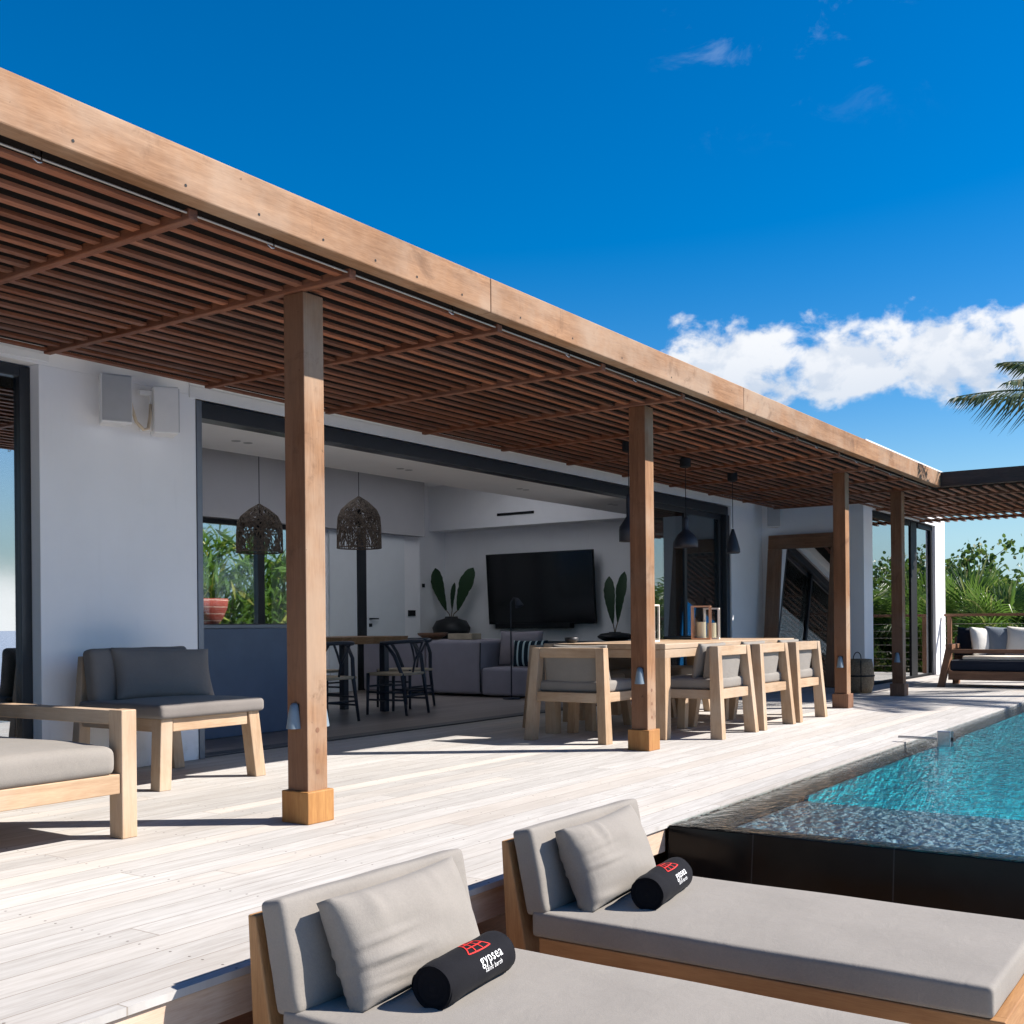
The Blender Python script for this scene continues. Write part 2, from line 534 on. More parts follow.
def glass(name, tint, refl_lo, refl_hi, rough=0.0):
    m, t, out = new_mat(name)
    lw = t.n('ShaderNodeLayerWeight')
    lw.inputs['Blend'].default_value = 0.35
    f = t.maprange(lw.outputs['Fresnel'], 0.0, 0.75, refl_lo, refl_hi, False)
    tr = t.n('ShaderNodeBsdfTransparent')
    tr.inputs['Color'].default_value = tuple(tint) + (1,)
    gl = t.n('ShaderNodeBsdfGlossy')
    gl.inputs['Color'].default_value = (0.92, 0.95, 0.97, 1)
    gl.inputs['Roughness'].default_value = rough
    ms = t.n('ShaderNodeMixShader')
    t.l(f, ms.inputs[0])
    t.l(tr.outputs[0], ms.inputs[1])
    t.l(gl.outputs[0], ms.inputs[2])
    t.l(ms.outputs[0], out.inputs['Surface'])


glass('tinted_glass', (0.30, 0.34, 0.36), 0.42, 0.95)
glass('slider_glass', (0.45, 0.50, 0.52), 0.16, 0.75)
glass('clear_glass', (0.92, 0.95, 0.95), 0.03, 0.5)


def fill_diffuser_mat():
    m, t, out = new_mat('fill_diffuser')
    tr = t.n('ShaderNodeBsdfTranslucent')
    tr.inputs['Color'].default_value = (0.66, 0.67, 0.68, 1)  # diffuser of the added ceiling panel; tint sets the interior fill
    t.l(tr.outputs[0], out.inputs['Surface'])


fill_diffuser_mat()


def mirror_mat():
    m, t, out = new_mat('mirror_glass')
    principled(t, out, (0.80, 0.82, 0.83), 0.012, 1.0)


mirror_mat()


def water_mat():
    m, t, out = new_mat('pool_water')
    p = worldpos(t)
    w1 = t.noise(t.vmath('MULTIPLY', p, (1.0, 1.5, 1.0)), 11.0, 3.0, 0.55, 0.5)
    w2 = t.noise(t.vmath('MULTIPLY', p, (1.2, 1.0, 1.0)), 26.0, 3.0, 0.55, 0.4)
    h = t.math('ADD', t.math('MULTIPLY', w1, 1.0), t.math('MULTIPLY', w2, 0.34))
    nm = t.bump(h, 0.5, 0.027)
    fr = t.n('ShaderNodeFresnel')
    fr.inputs['IOR'].default_value = 1.38
    t.l(nm, fr.inputs['Normal'])
    tr = t.n('ShaderNodeBsdfRefraction')
    tr.inputs['IOR'].default_value = 1.0
    tr = t.n('ShaderNodeBsdfTransparent')
    tr.inputs['Color'].default_value = (0.80, 0.94, 0.97, 1)
    gl = t.n('ShaderNodeBsdfGlossy')
    gl.inputs['Roughness'].default_value = 0.04
    t.l(nm, gl.inputs['Normal'])
    ms = t.n('ShaderNodeMixShader')
    t.l(fr.outputs[0], ms.inputs[0])
    t.l(tr.outputs[0], ms.inputs[1])
    t.l(gl.outputs[0], ms.inputs[2])
    t.l(ms.outputs[0], out.inputs['Surface'])


water_mat()


def pool_tile(name, ca, cb, size=0.05, rough=0.3, mott=8.0):
    m, t, out = new_mat(name)
    p = worldpos(t)
    x, y, z = t.sep(p)[:3]
    n = t.noise(p, mott, 4.0, 0.6)
    c = t.mix(t.maprange(n, 0.3, 0.7), ca, cb)
    xi = t.math('FLOOR', t.math('DIVIDE', x, size))
    yi = t.math('FLOOR', t.math('DIVIDE', y, size))
    r = t.white(t.comb(xi, yi, t.math('FLOOR', t.math('DIVIDE', z, size))))
    k = t.maprange(r, 0, 1, 0.8, 1.2, False)
    c = t.mix(1.0, c, t.comb(k, k, k), 'MULTIPLY')
    principled(t, out, c, rough, 0, None, 0.5)


pool_tile('turquoise_tile', (0.015, 0.48, 0.58), (0.05, 0.74, 0.84), 0.05, 0.4, 1.6)
pool_tile('shelf_tile', (0.24, 0.33, 0.38), (0.42, 0.50, 0.55), 0.05, 0.4, 5.0)
pool_tile('ledge_tile', (0.012, 0.014, 0.018), (0.022, 0.026, 0.032), 0.3, 0.2, 6.0)


def black_slab():
    m, t, out = new_mat('black_slab')
    p = worldpos(t)
    x, y, z = t.sep(p)[:3]
    j = t.math('FRACT', t.math('DIVIDE', t.math('ADD', y, 0.55), 0.624))
    g = t.math('LESS_THAN', t.math('ABSOLUTE', t.math('SUBTRACT', j, 0.5)), 0.496)
    n = t.noise(p, 3.0, 5.0, 0.6)
    c = t.mix(t.maprange(n, 0.3, 0.8), (0.0045, 0.0045, 0.005), (0.010, 0.0095, 0.0085))
    c = t.mix(g, (0.03, 0.032, 0.034), c)
    principled(t, out, c, t.maprange(n, 0.3, 0.7, 0.10, 0.26), 0, None, 0.15)


black_slab()


def sea_mat():
    m, t, out = new_mat('sea_water')
    p = worldpos(t)
    h = t.noise(p, 0.35, 6.0, 0.65)
    principled(t, out, (0.008, 0.10, 0.27), 0.4, 0, t.bump(h, 0.4, 0.5), 0.15)


sea_mat()


def terrace_mat():
    m, t, out = new_mat('terrace_stone')
    p = worldpos(t)
    x, y, z = t.sep(p)[:3]
    n = t.noise(p, 2.0, 6.0, 0.62)
    c = t.mix(n, (0.46, 0.43, 0.39), (0.66, 0.63, 0.58))
    fx = t.math('FRACT', t.math('DIVIDE', x, 0.6))
    fy = t.math('FRACT', t.math('DIVIDE', y, 0.6))
    g = t.math('MULTIPLY', t.math('LESS_THAN', t.math('ABSOLUTE', t.math('SUBTRACT', fx, 0.5)), 0.493),
               t.math('LESS_THAN', t.math('ABSOLUTE', t.math('SUBTRACT', fy, 0.5)), 0.493))
    c = t.mix(g, (0.25, 0.23, 0.21), c)
    principled(t, out, c, 0.8, 0, t.bump(n, 0.2, 0.01), 0.2)


terrace_mat()


def ground_mat():
    m, t, out = new_mat('garden_soil')
    p = worldpos(t)
    n = t.noise(p, 0.8, 7.0, 0.65)
    c = t.mix(n, (0.06, 0.07, 0.025), (0.22, 0.17, 0.10))
    principled(t, out, c, 0.95, 0, t.bump(n, 0.5, 0.05), 0.1)


ground_mat()


# ------------------------------------------------------------------ mesh helpers
class MB:
    def __init__(s):
        s.v, s.f = [], []

    def add(s, verts, faces):
        b = len(s.v)
        s.v += [tuple(q) for q in verts]
        s.f += [tuple(i + b for i in fc) for fc in faces]
        return s

    def box(s, x0, x1, y0, y1, z0, z1):
        return s.hexa([(x0, y0, z0), (x1, y0, z0), (x1, y1, z0), (x0, y1, z0),
                       (x0, y0, z1), (x1, y0, z1), (x1, y1, z1), (x0, y1, z1)])

    def hexa(s, p):
        return s.add(p, [(0, 3, 2, 1), (4, 5, 6, 7), (0, 1, 5, 4), (1, 2, 6, 5), (2, 3, 7, 6), (3, 0, 4, 7)])

    def leg(s, bx, by, tx, ty, z0, z1, sx, sy, tsx=None, tsy=None):
        """square post from centre (bx,by) at z0 to centre (tx,ty) at z1"""
        tsx = tsx or sx
        tsy = tsy or sy
        a, b, c, d = sx / 2, sy / 2, tsx / 2, tsy / 2
        return s.hexa([(bx - a, by - b, z0), (bx + a, by - b, z0), (bx + a, by + b, z0), (bx - a, by + b, z0),
                       (tx - c, ty - d, z1), (tx + c, ty - d, z1), (tx + c, ty + d, z1), (tx - c, ty + d, z1)])

    def tube(s, pts, r, n=8, caps=True, radii=None):
        pts = [Vector(p) for p in pts]
        rings = []
        up = Vector((0.13, 0.31, 0.94)).normalized()
        for i, p in enumerate(pts):
            d = (pts[min(i + 1, len(pts) - 1)] - pts[max(i - 1, 0)]).normalized()
            a = d.cross(up)
            if a.length < 1e-3:
                a = d.cross(Vector((1, 0, 0)))
            a.normalize()
            b = d.cross(a)
            rr = radii[i] if radii else r
            rings.append([p + a * math.cos(2 * math.pi * k / n) * rr + b * math.sin(2 * math.pi * k / n) * rr for k in range(n)])
        verts = [q for rg in rings for q in rg]
        faces = []
        for i in range(len(pts) - 1):
            for k in range(n):
                faces.append((i * n + k, i * n + (k + 1) % n, (i + 1) * n + (k + 1) % n, (i + 1) * n + k))
        if caps:
            faces.append(tuple(range(n - 1, -1, -1)))
            faces.append(tuple((len(pts) - 1) * n + k for k in range(n)))
        return s.add(verts, faces)

    def lathe(s, prof, n=24, c=(0, 0, 0), closed=False):
        verts, faces = [], []
        for (r, z) in prof:
            for k in range(n):
                a = 2 * math.pi * k / n
                verts.append((c[0] + r * math.cos(a), c[1] + r * math.sin(a), c[2] + z))
        m = len(prof)
        for i in range(m - 1):
            for k in range(n):
                faces.append((i * n + k, i * n + (k + 1) % n, (i + 1) * n + (k + 1) % n, (i + 1) * n + k))
        if closed:
            faces.append(tuple(range(n - 1, -1, -1)))
            faces.append(tuple((m - 1) * n + k for k in range(n)))
        return s.add(verts, faces)

    def build(s, name, mat, parent=None, loc=(0, 0, 0), rot=None, smooth=False, bevel=0.0, seg=2, recalc=True):
        me = bpy.data.meshes.new(name)
        me.from_pydata(s.v, [], s.f)
        if recalc:
            bm = bmesh.new()
            bm.from_mesh(me)
            bmesh.ops.recalc_face_normals(bm, faces=bm.faces)
            bm.to_mesh(me)
            bm.free()
        me.update()
        if isinstance(mat, str):
            mat = MATS[mat]
        me.materials.append(mat)
        o = bpy.data.objects.new(name, me)
        COL.objects.link(o)
        o.location = loc
        if rot is not None:
            o.rotation_euler = rot
        if parent is not None:
            o.parent = parent
        if bevel:
            md = o.modifiers.new('bevel', 'BEVEL')
            md.width = bevel
            md.segments = seg
            md.limit_method = 'ANGLE'
            md.angle_limit = R(35)
        if smooth:
            me.polygons.foreach_set('use_smooth', [True] * len(me.polygons))
        return o


def tag(o, label=None, cat=None, group=None, kind=None):
    if label:
        o['label'] = label
    if cat:
        o['category'] = cat
    if group:
        o['group'] = group
    if kind:
        o['kind'] = kind
    return o


def thing(name, label, cat, loc=(0, 0, 0), rz=0.0, group=None):
    o = bpy.data.objects.new(name, None)
    o.empty_display_size = 0.1
    COL.objects.link(o)
    o.location = loc
    o.rotation_euler = (0, 0, rz)
    return tag(o, label, cat, group)


def copy_tree(o, parent=None):
    c = o.copy()
    COL.objects.link(c)
    if parent is not None:
        c.parent = parent
    for ch in list(o.children):
        copy_tree(ch, c)
    return c


def soft_box(w, d, t, r=0.03, nx=14, ny=14, puff=0.012, noise=0.0, seed=0):
    """upholstered slab centred in x and y, z from 0 to t, rounded edges and a slight crown"""
    rnd = random.Random(seed)
    ph = [rnd.uniform(0, 6.28) for _ in range(6)]
    bm = bmesh.new()
    bmesh.ops.create_cube(bm, size=1.0)
    for v in bm.verts:
        v.co = Vector((v.co.x * w, v.co.y * d, (v.co.z + 0.5) * t))
    bmesh.ops.bevel(bm, geom=list(bm.edges), offset=r, segments=4, profile=0.6, affect='EDGES')
    # grid cuts
    for k in range(1, nx):
        bmesh.ops.bisect_plane(bm, geom=bm.verts[:] + bm.edges[:] + bm.faces[:], plane_co=(-w / 2 + w * k / nx, 0, 0), plane_no=(1, 0, 0))
    for k in range(1, ny):
        bmesh.ops.bisect_plane(bm, geom=bm.verts[:] + bm.edges[:] + bm.faces[:], plane_co=(0, -d / 2 + d * k / ny, 0), plane_no=(0, 1, 0))
    for v in bm.verts:
        u, q = 2 * v.co.x / w, 2 * v.co.y / d
        e = max(0.0, (1 - abs(u) ** 4)) * max(0.0, (1 - abs(q) ** 4))
        s = 1 if v.co.z > t * 0.5 else -0.3
        v.co.z += s * puff * e
        if noise:
            nz = (math.sin(u * 5 + ph[0]) * math.sin(q * 4 + ph[1]) + 0.6 * math.sin(u * 11 + q * 7 + ph[2]))
            v.co.z += noise * nz * (1 if v.co.z > t * 0.5 else 0)
            nb = math.sin(u * 9 + ph[3]) * 0.5 + math.sin(q * 9 + ph[4]) * 0.5
            if abs(u) > 0.93:
                v.co.x += noise * nb * (1 if u > 0 else -1)
            if abs(q) > 0.93:
                v.co.y += noise * nb * (1 if q > 0 else -1)
    me = bpy.data.meshes.new('soft')
    bm.to_mesh(me)
    bm.free()
    mb = MB()
    mb.v = [tuple(v.co) for v in me.vertices]
    mb.f = [tuple(p.vertices) for p in me.polygons]
    bpy.data.meshes.remove(me)
    return mb


def pillow(w, h, t, n=26, seed=0, pinch=0.05, wr=0.010, gusset=0.012):
    """throw pillow: x is its width, z its height (0..h), y its thickness (-y is the front)"""
    rnd = random.Random(seed)
    P = [rnd.uniform(0, 6.28) for _ in range(10)]
    folds = [(rnd.choice((-1, 1)), rnd.uniform(-0.85, 0.85), rnd.uniform(0.10, 0.2)) for _ in range(9)]
    verts, faces = [], []
    for side in (-1, 1):
        for j in range(n + 1):
            for i in range(n + 1):
                u, v = -1 + 2 * i / n, -1 + 2 * j / n
                prof = max(0.0, 1 - abs(u) ** 2.6) ** 0.5 * max(0.0, 1 - abs(v) ** 2.6) ** 0.5
                y = side * (gusset + (t / 2 - gusset) * prof)
                pin = 1 - pinch * (1 - v * v) * abs(u) ** 3
                pinv = 1 - pinch * (1 - u * u) * abs(v) ** 3
                x = u * w / 2 * pin
                z = h / 2 + v * h / 2 * pinv
                edge = max(abs(u), abs(v)) ** 3
                k = 0.0
                for (sg, c0, wd) in folds:
                    # folds that run in from the side seams
                    if sg > 0:
                        q = (v - c0 - 0.25 * (u + 1) * c0) / wd
                        k += math.exp(-q * q) * max(0, (-u)) ** 1.2 * math.cos(q * 3.0)
                    else:
                        q = (u - c0) / wd
                        k += math.exp(-q * q) * max(0, v) ** 2 * math.cos(q * 3.0)
                k += 0.35 * math.sin(6 * u + 3 * v + P[0]) * math.sin(4 * v - 2 * u + P[1])
                y += side * wr * k * (0.35 + 0.65 * prof) * (1 - edge * 0.6)
                verts.append((x, y, z))
    m = (n + 1) * (n + 1)
    for j in range(n):
        for i in range(n):
            a = j * (n + 1) + i
            faces.append((a, a + 1, a + n + 2, a + n + 1))
            faces.append((m + a, m + a + n + 1, m + a + n + 2, m + a + 1))
    for i in range(n):
        for (a, b) in ((i, i + 1), ):
            faces.append((a, m + a, m + b, b))
            a2, b2 = n * (n + 1) + i, n * (n + 1) + i + 1
            faces.append((a2, b2, m + b2, m + a2))
        a, b = i * (n + 1), (i + 1) * (n + 1)
        faces.append((a, b, m + b, m + a))
        a, b = i * (n + 1) + n, (i + 1) * (n + 1) + n
        faces.append((a, m + a, m + b, b))
    return MB().add(verts, faces)


# ================================================================== SETTING
sea = MB().add([(-6000, -6000, -14), (6000, -6000, -14), (6000, 6000, -14), (-6000, 6000, -14)], [(0, 1, 2, 3)]).build('sea', 'sea_water')
tag(sea, kind='structure')
# garden ground behind and beside the house, as one sheet with soft relief
gb = MB()
NX, NY = 40, 34
for j in range(NY + 1):
    for i in range(NX + 1):
        gx, gy = -14 + 74 * i / NX, -16 + 66 * j / NY
        gz = -0.75 + 0.10 * math.sin(gx * 0.7) * math.cos(gy * 0.6)
        if 0.0 < gx < 18.0 and gy < 4.5:
            gz = -1.9
        if gy < -4.6:
            gz -= (-4.6 - gy) * 0.75
        if gy > 24:
            gz += (gy - 24) * 0.05
        gb.v.append((gx, gy, gz))
for j in range(NY):
    for i in range(NX):
        a = j * (NX + 1) + i
        gb.f.append((a, a + 1, a + NX + 2, a + NX + 1))
tag(gb.build('ground', 'garden_soil', smooth=True), kind='structure')

DECK_Y, POOL_X, POOL_X1, POOL_Y0 = 2.372, 4.73, 15.2, -4.0
db = MB()
db.box(-4.0, POOL_X1, DECK_Y, 6.46, -0.022, 0.0)
db.box(POOL_X1, 20.5, -4.0, 4.83, -0.022, 0.0)
db.box(POOL_X1, 15.9, 4.83, 6.46, -0.022, 0.0)
tag(db.build('deck', 'weathered_deck'), kind='structure')
fb = MB()
fb.box(-4.0, POOL_X - 0.004, DECK_Y + 0.012, DECK_Y + 0.04, -0.135, -0.026)
tag(fb.build('deck_fascia', 'fascia_wood', bevel=0.003), kind='structure')
fb = MB()
fb.box(-4.0, POOL_X - 0.1, DECK_Y + 0.19, DECK_Y + 0.24, -0.6, -0.028)
fb.box(-4.0, 20.5, DECK_Y + 0.3, 6.3, -0.8, -0.03)
fb.box(POOL_X1 + 0.02, 20.5, -4.0, DECK_Y + 0.3, -0.8, -0.03)
tag(fb.build('deck_base', 'slat_wood_X'), kind='structure')
tb = MB()
tb.box(-4.0, POOL_X + 0.2, -4.0, DECK_Y + 0.2, -0.9, -0.46)
tag(tb.build('lower_terrace', 'terrace_stone'), kind='structure')

# ------------------------------------------------------------------ pool
pool = thing('swimming_pool', 'black-tiled infinity pool with turquoise floor beside the pale deck', 'swimming pool', (POOL_X, DECK_Y, -0.6))
pool_o = Vector((POOL_X, DECK_Y, -0.6))


def pbox(*a):
    x0, x1, y0, y1, z0, z1 = a
    return (x0 - pool_o.x, x1 - pool_o.x, y0 - pool_o.y, y1 - pool_o.y, z0 - pool_o.z, z1 - pool_o.z)


w = MB()
xt, xb = 0.0, -0.075
yt0, yt1 = POOL_Y0 - pool_o.y, -0.004
w.hexa([(xb, yt0, 0.0), (0.13, yt0, 0.0), (0.13, yt1, 0.0), (xb, yt1, 0.0),
        (xt, yt0, 0.59), (0.13, yt0, 0.59), (0.13, yt1, 0.59), (xt, yt1, 0.59)])
w.build('front_wall', 'black_slab', pool, bevel=0.004)
MB().box(*pbox(POOL_X + 0.135, POOL_X1, 2.16, DECK_Y - 0.004, -0.6, -0.022)).build('overflow_ledge', 'ledge_tile', pool)
MB().box(*pbox(POOL_X + 0.135, 5.93, POOL_Y0, 2.155, -0.75, -0.045)).build('shelf', 'shelf_tile', pool)
MB().box(*pbox(5.935, POOL_X1, POOL_Y0, 2.155, -1.6, -1.25)).build('pool_floor', 'turquoise_tile', pool)
MB().box(*pbox(5.932, 5.96, POOL_Y0, 2.09, -1.25, -0.055)).build('step_face', 'turquoise_tile', pool)
MB().box(*pbox(5.965, POOL_X1, 2.13, 2.153, -1.25, -0.024)).build('side_face', 'turquoise_tile', pool)
MB().box(*pbox(POOL_X1 - 0.2, POOL_X1 - 0.01, POOL_Y0, 2.06, -1.25, -0.02)).build('end_wall', 'turquoise_tile', pool)
MB().box(*pbox(POOL_X + 0.135, POOL_X1, POOL_Y0 - 0.15, POOL_Y0, -1.6, -0.012)).build('outer_wall', 'black_slab', pool)
wt = MB().add([(POOL_X + 0.004, POOL_Y0 + 0.01, -0.004), (POOL_X1 - 0.02, POOL_Y0 + 0.01, -0.004), (POOL_X1 - 0.02, DECK_Y - 0.01, -0.004), (POOL_X + 0.004, DECK_Y - 0.01, -0.004)], [(0, 1, 2, 3)])
tag(wt.build('water', 'pool_water'), kind='structure')

sp = thing('water_spout', 'small polished steel spout box at the pool edge', 'pool spout', (8.84, 2.13, 0.0))
MB().box(-0.05, 0.05, -0.10, 0.0, -0.02, 0.10).build('spout_box', 'steel', sp, bevel=0.006)
MB().box(-0.02, 0.02, 0.0, 0.30, 0.03, 0.045).build('supply_bar', 'steel', sp, bevel=0.003)
MB().box(-0.035, 0.055, -0.116, -0.11, 0.02, 0.05).build('outlet_slot', 'black_matte', sp)

# ------------------------------------------------------------------ house
house = thing('house', 'single-storey white rendered house with wide sliding glass fronts behind the pergola', 'house', (4.0, 6.35, 0.0))
HO = Vector((4.0, 6.35, 0.0))


def hb(mb, *a):
    x0, x1, y0, y1, z0, z1 = a
    return mb.box(x0 - HO.x, x1 - HO.x, y0 - HO.y, y1 - HO.y, z0, z1)


def hpart(name, mat, *boxes, parent=None, bevel=0.0, label=None):
    mb = MB()
    for b in boxes:
        hb(mb, *b)
    o = mb.build(name, mat, parent or house, bevel=bevel)
    if label:
        o['label'] = label
    return o


YW = 6.35
hpart('front_wall', 'white_plaster', (4.04, 5.262, YW, YW + 0.22, 0.0, 2.60), (14.735, 15.90, YW, YW + 0.22, 0.0, 2.60),
      (-4.0, 15.90, YW, YW + 0.22, 2.60, 3.45), (-4.0, -1.4, YW, YW + 0.22, 0.0, 2.60), bevel=0.004)
hpart('header_trim', 'white_metal', (5.20, 14.74, YW - 0.018, YW - 0.002, 2.578, 2.662), (-1.4, 4.10, YW - 0.018, YW - 0.002, 2.62, 2.668), bevel=0.003)
hpart('eave', 'white_plaster', (-4.0, 15.895, 5.895, YW - 0.004, 2.70, 2.90), bevel=0.004)
hpart('header_trim', 'white_metal', (5.20, 14.74, YW - 0.012, YW - 0.002, 2.665, 2.70), bevel=0.002)
# left window
lf = hpart('window', 'dark_aluminium', (3.965, 4.038, YW + 0.09, YW + 0.17, 0.0, 2.59), (-1.4, 3.965, YW + 0.09, YW + 0.17, 2.52, 2.59),
           (-1.4, 3.965, YW + 0.09, YW + 0.17, 0.0, 0.06), (-1.4, -1.33, YW + 0.09, YW + 0.17, 0.06, 2.52), (1.2, 1.3, YW + 0.09, YW + 0.17, 0.06, 2.52), bevel=0.004)
hpart('pane', 'tinted_glass', (-1.33, 1.2, YW + 0.125, YW + 0.133, 0.06, 2.52), (1.3, 3.965, YW + 0.125, YW + 0.133, 0.06, 2.52), parent=lf)
# big sliding opening
of = hpart('sliding_door_frame', 'dark_aluminium', (5.31, 14.68, YW + 0.02, YW + 0.17, 2.455, 2.572), (14.62, 14.73, YW + 0.02, YW + 0.17, 0.0, 2.455),
           (5.31, 14.62, YW + 0.03, YW + 0.20, -0.02, 0.012), bevel=0.004)
hpart('jamb', 'grey_aluminium', (5.264, 5.31, YW - 0.01, YW + 0.17, 0.0, 2.572), parent=of, bevel=0.003)
for k, (xa, xb_, yy) in enumerate(((11.9, 13.4, YW + 0.05), (13.25, 14.62, YW + 0.10))):
    sd = hpart('sliding_panel', 'dark_aluminium', (xa, xa + 0.07, yy, yy + 0.04, 0.012, 2.455), (xb_ - 0.07, xb_, yy, yy + 0.04, 0.012, 2.455),
               (xa + 0.07, xb_ - 0.07, yy, yy + 0.04, 0.012, 0.08), (xa + 0.07, xb_ - 0.07, yy, yy + 0.04, 2.39, 2.455), bevel=0.003)
    hpart('pane', 'slider_glass', (xa + 0.07, xb_ - 0.07, yy + 0.016, yy + 0.022, 0.08, 2.39), parent=sd)
# interior shell
hpart('interior_floor', 'interior_boards', (-4.0, 15.88, YW + 0.21, 11.6, -0.06, -0.004))
hpart('soffit', 'ceiling_plaster', (4.5, 14.70, YW + 0.225, 7.60, 2.49, 3.0))
hpart('ceiling', 'ceiling_plaster', (4.5, 15.88, 7.60, 8.2, 3.20, 3.28), (4.5, 15.88, 10.0, 11.6, 3.20, 3.28), (4.5, 5.5, 8.2, 10.0, 3.20, 3.28), (13.8, 15.88, 8.2, 10.0, 3.20, 3.28))
hpart('added_skylight', 'fill_diffuser', (5.5, 13.8, 8.2, 10.0, 3.22, 3.24))  # unseen ceiling panel, added to brighten the living room
hpart('side_wall', 'interior_plaster', (4.36, 4.5, YW + 0.22, 11.0, 0.0, 3.2))
hpart('side_wall', 'interior_plaster', (-4.0, -3.9, YW + 0.22, 11.0, 0.0, 3.2))
hpart('back_wall', 'interior_plaster', (4.5, 8.2, 11.0, 11.2, 0.0, 3.2), (8.2, 11.36, 11.0, 11.2, 0.0, 0.93), (8.2, 13.46, 11.0, 11.2, 2.34, 3.2),
      (11.36, 13.46, 11.0, 11.2, 0.0, 2.34), (13.46, 14.75, 11.40, 11.6, 0.0, 3.2), (13.40, 13.46, 11.2, 11.6, 0.0, 3.2), (-4.0, 4.5, 9.2, 9.35, 0.0, 3.2))
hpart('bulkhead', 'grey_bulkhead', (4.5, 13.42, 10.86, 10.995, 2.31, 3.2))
hpart('bulkhead', 'interior_plaster', (14.20, 14.60, 6.58, 11.40, 2.47, 3.2))
hpart('end_wall', 'interior_plaster', (14.62, 14.80, YW + 0.225, 11.4, 0.0, 3.2))
bw = hpart('window', 'dark_aluminium', (8.2, 11.36, 11.02, 11.10, 2.25, 2.337), (8.2, 11.36, 11.02, 11.10, 0.932, 0.98), (10.13, 10.25, 11.02, 11.10, 0.98, 2.25),
           (8.2, 8.26, 11.02, 11.10, 0.98, 2.25), (11.30, 11.36, 11.02, 11.10, 0.98, 2.25), bevel=0.003)
hpart('pane', 'clear_glass', (8.26, 11.30, 11.055, 11.061, 0.98, 2.25), parent=bw)
d1 = hpart('interior_door', 'door_white', (11.42, 11.98, 10.965, 10.997, 0.0, 2.28), bevel=0.003)
hpart('door_post', 'dark_aluminium', (11.99, 12.17, 10.95, 10.997, 0.0, 2.30), bevel=0.003)
d2 = hpart('interior_door', 'door_white', (12.18, 13.05, 10.965, 10.997, 0.0, 2.28), bevel=0.003)
hpart('handle', 'dark_aluminium', (12.24, 12.38, 10.90, 10.93, 1.03, 1.05), (12.24, 12.27, 10.93, 10.965, 1.03, 1.05), (12.23, 12.29, 10.955, 10.964, 0.92, 0.97), parent=d2)
hpart('light_switch', 'black_matte', (13.16, 13.33, 10.985, 10.998, 1.08, 1.17))
hpart('thermostat', 'black_matte', (14.0, 14.06, 11.385, 11.398, 1.55, 1.61))
hpart('air_vent', 'black_matte', (14.188, 14.198, 9.34, 10.03, 2.635, 2.675))
for k in range(4):
    for dx in (0.0, 0.13):
        MB().lathe([(0.0, 2.486), (0.036, 2.486), (0.04, 2.4885)], 20, (6.3 + 2.1 * k + dx - HO.x, 7.10 - HO.y, 0)).build('downlight', 'speaker_grille', house)
hpart('roof', 'white_plaster', (-4.0, 15.88, YW + 0.225, 8.15, 3.285, 3.45), (-4.0, 15.88, 10.05, 11.4, 3.285, 3.45), (-4.0, 5.45, 8.15, 10.05, 3.285, 3.45), (13.85, 15.88, 8.15, 10.05, 3.285, 3.45))  # roof left open above the added ceiling panel
# far wing
YF = 4.83
hpart('wing_wall', 'white_plaster', (15.90, 16.32, YF, YF + 0.2, -0.02, 2.62), (15.90, 16.02, YF + 0.2, 6.35, -0.02, 2.62), (19.95, 20.62, YF, YF + 0.2, -0.02, 2.62),
      (15.90, 20.62, YF, YF + 0.2, 2.62, 3.45), (15.90, 16.02, YF + 0.2, 6.57, 2.62, 3.45), (20.50, 20.62, YF + 0.2, 11.4, -0.02, 3.45), bevel=0.004)
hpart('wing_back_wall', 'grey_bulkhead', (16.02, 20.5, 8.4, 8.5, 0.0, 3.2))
hpart('wing_ceiling', 'interior_plaster', (16.02, 20.5, YF + 0.2, 8.4, 2.85, 2.9))
hpart('wing_floor', 'interior_boards', (16.02, 20.5, YF + 0.2, 8.4, -0.06, -0.004))
hpart('wing_roof', 'white_plaster', (15.92, 20.6, YF + 0.21, 11.4, 3.2, 3.44))
hpart('parapet_cap', 'white_metal', (15.84, 20.68, YF - 0.06, YF + 0.25, 3.45, 3.53), bevel=0.004)
hpart('header_trim', 'white_metal', (16.30, 19.97, YF - 0.018, YF - 0.002, 2.56, 2.66), bevel=0.003)
wf = hpart('sliding_window', 'black_matte', (16.32, 16.38, YF + 0.05, YF + 0.12, 0.0, 2.56), (19.86, 19.95, YF + 0.05, YF + 0.12, 0.0, 2.56), (18.62, 18.98, YF + 0.06, YF + 0.12, 0.0, 2.56),
           (16.38, 18.55, YF + 0.05, YF + 0.12, 2.48, 2.56), (19.02, 19.86, YF + 0.05, YF + 0.12, 2.48, 2.56), (16.38, 19.86, YF + 0.05, YF + 0.12, -0.02, 0.03), bevel=0.003)
hpart('pane', 'tinted_glass', (16.38, 18.55, YF + 0.08, YF + 0.088, 0.03, 2.48), (19.02, 19.86, YF + 0.08, YF + 0.088, 0.03, 2.48), parent=wf)

# kitchen counter standing in the room
kc = thing('kitchen_counter', 'slate blue kitchen counter block in front of the garden window', 'counter', (6.2, 7.8, 0.0))
MB().box(-1.5, 1.15, -0.40, 0.40, 0.0, 0.93).build('counter_body', 'counter_blue', kc, bevel=0.003)
MB().box(-1.52, 1.17, -0.42, 0.42, 0.932, 0.962).build('worktop', 'grey_aluminium', kc, bevel=0.003)

# ------------------------------------------------------------------ pergola
pg = thing('pergola', 'long brown hardwood pergola with slatted ceiling over the deck', 'pergola', (0, 3.8, 0))
PO = Vector((0, 3.8, 0))


def pgb(mb, x0, x1, y0, y1, z0, z1):
    return mb.box(x0, x1, y0 - PO.y, y1 - PO.y, z0, z1)


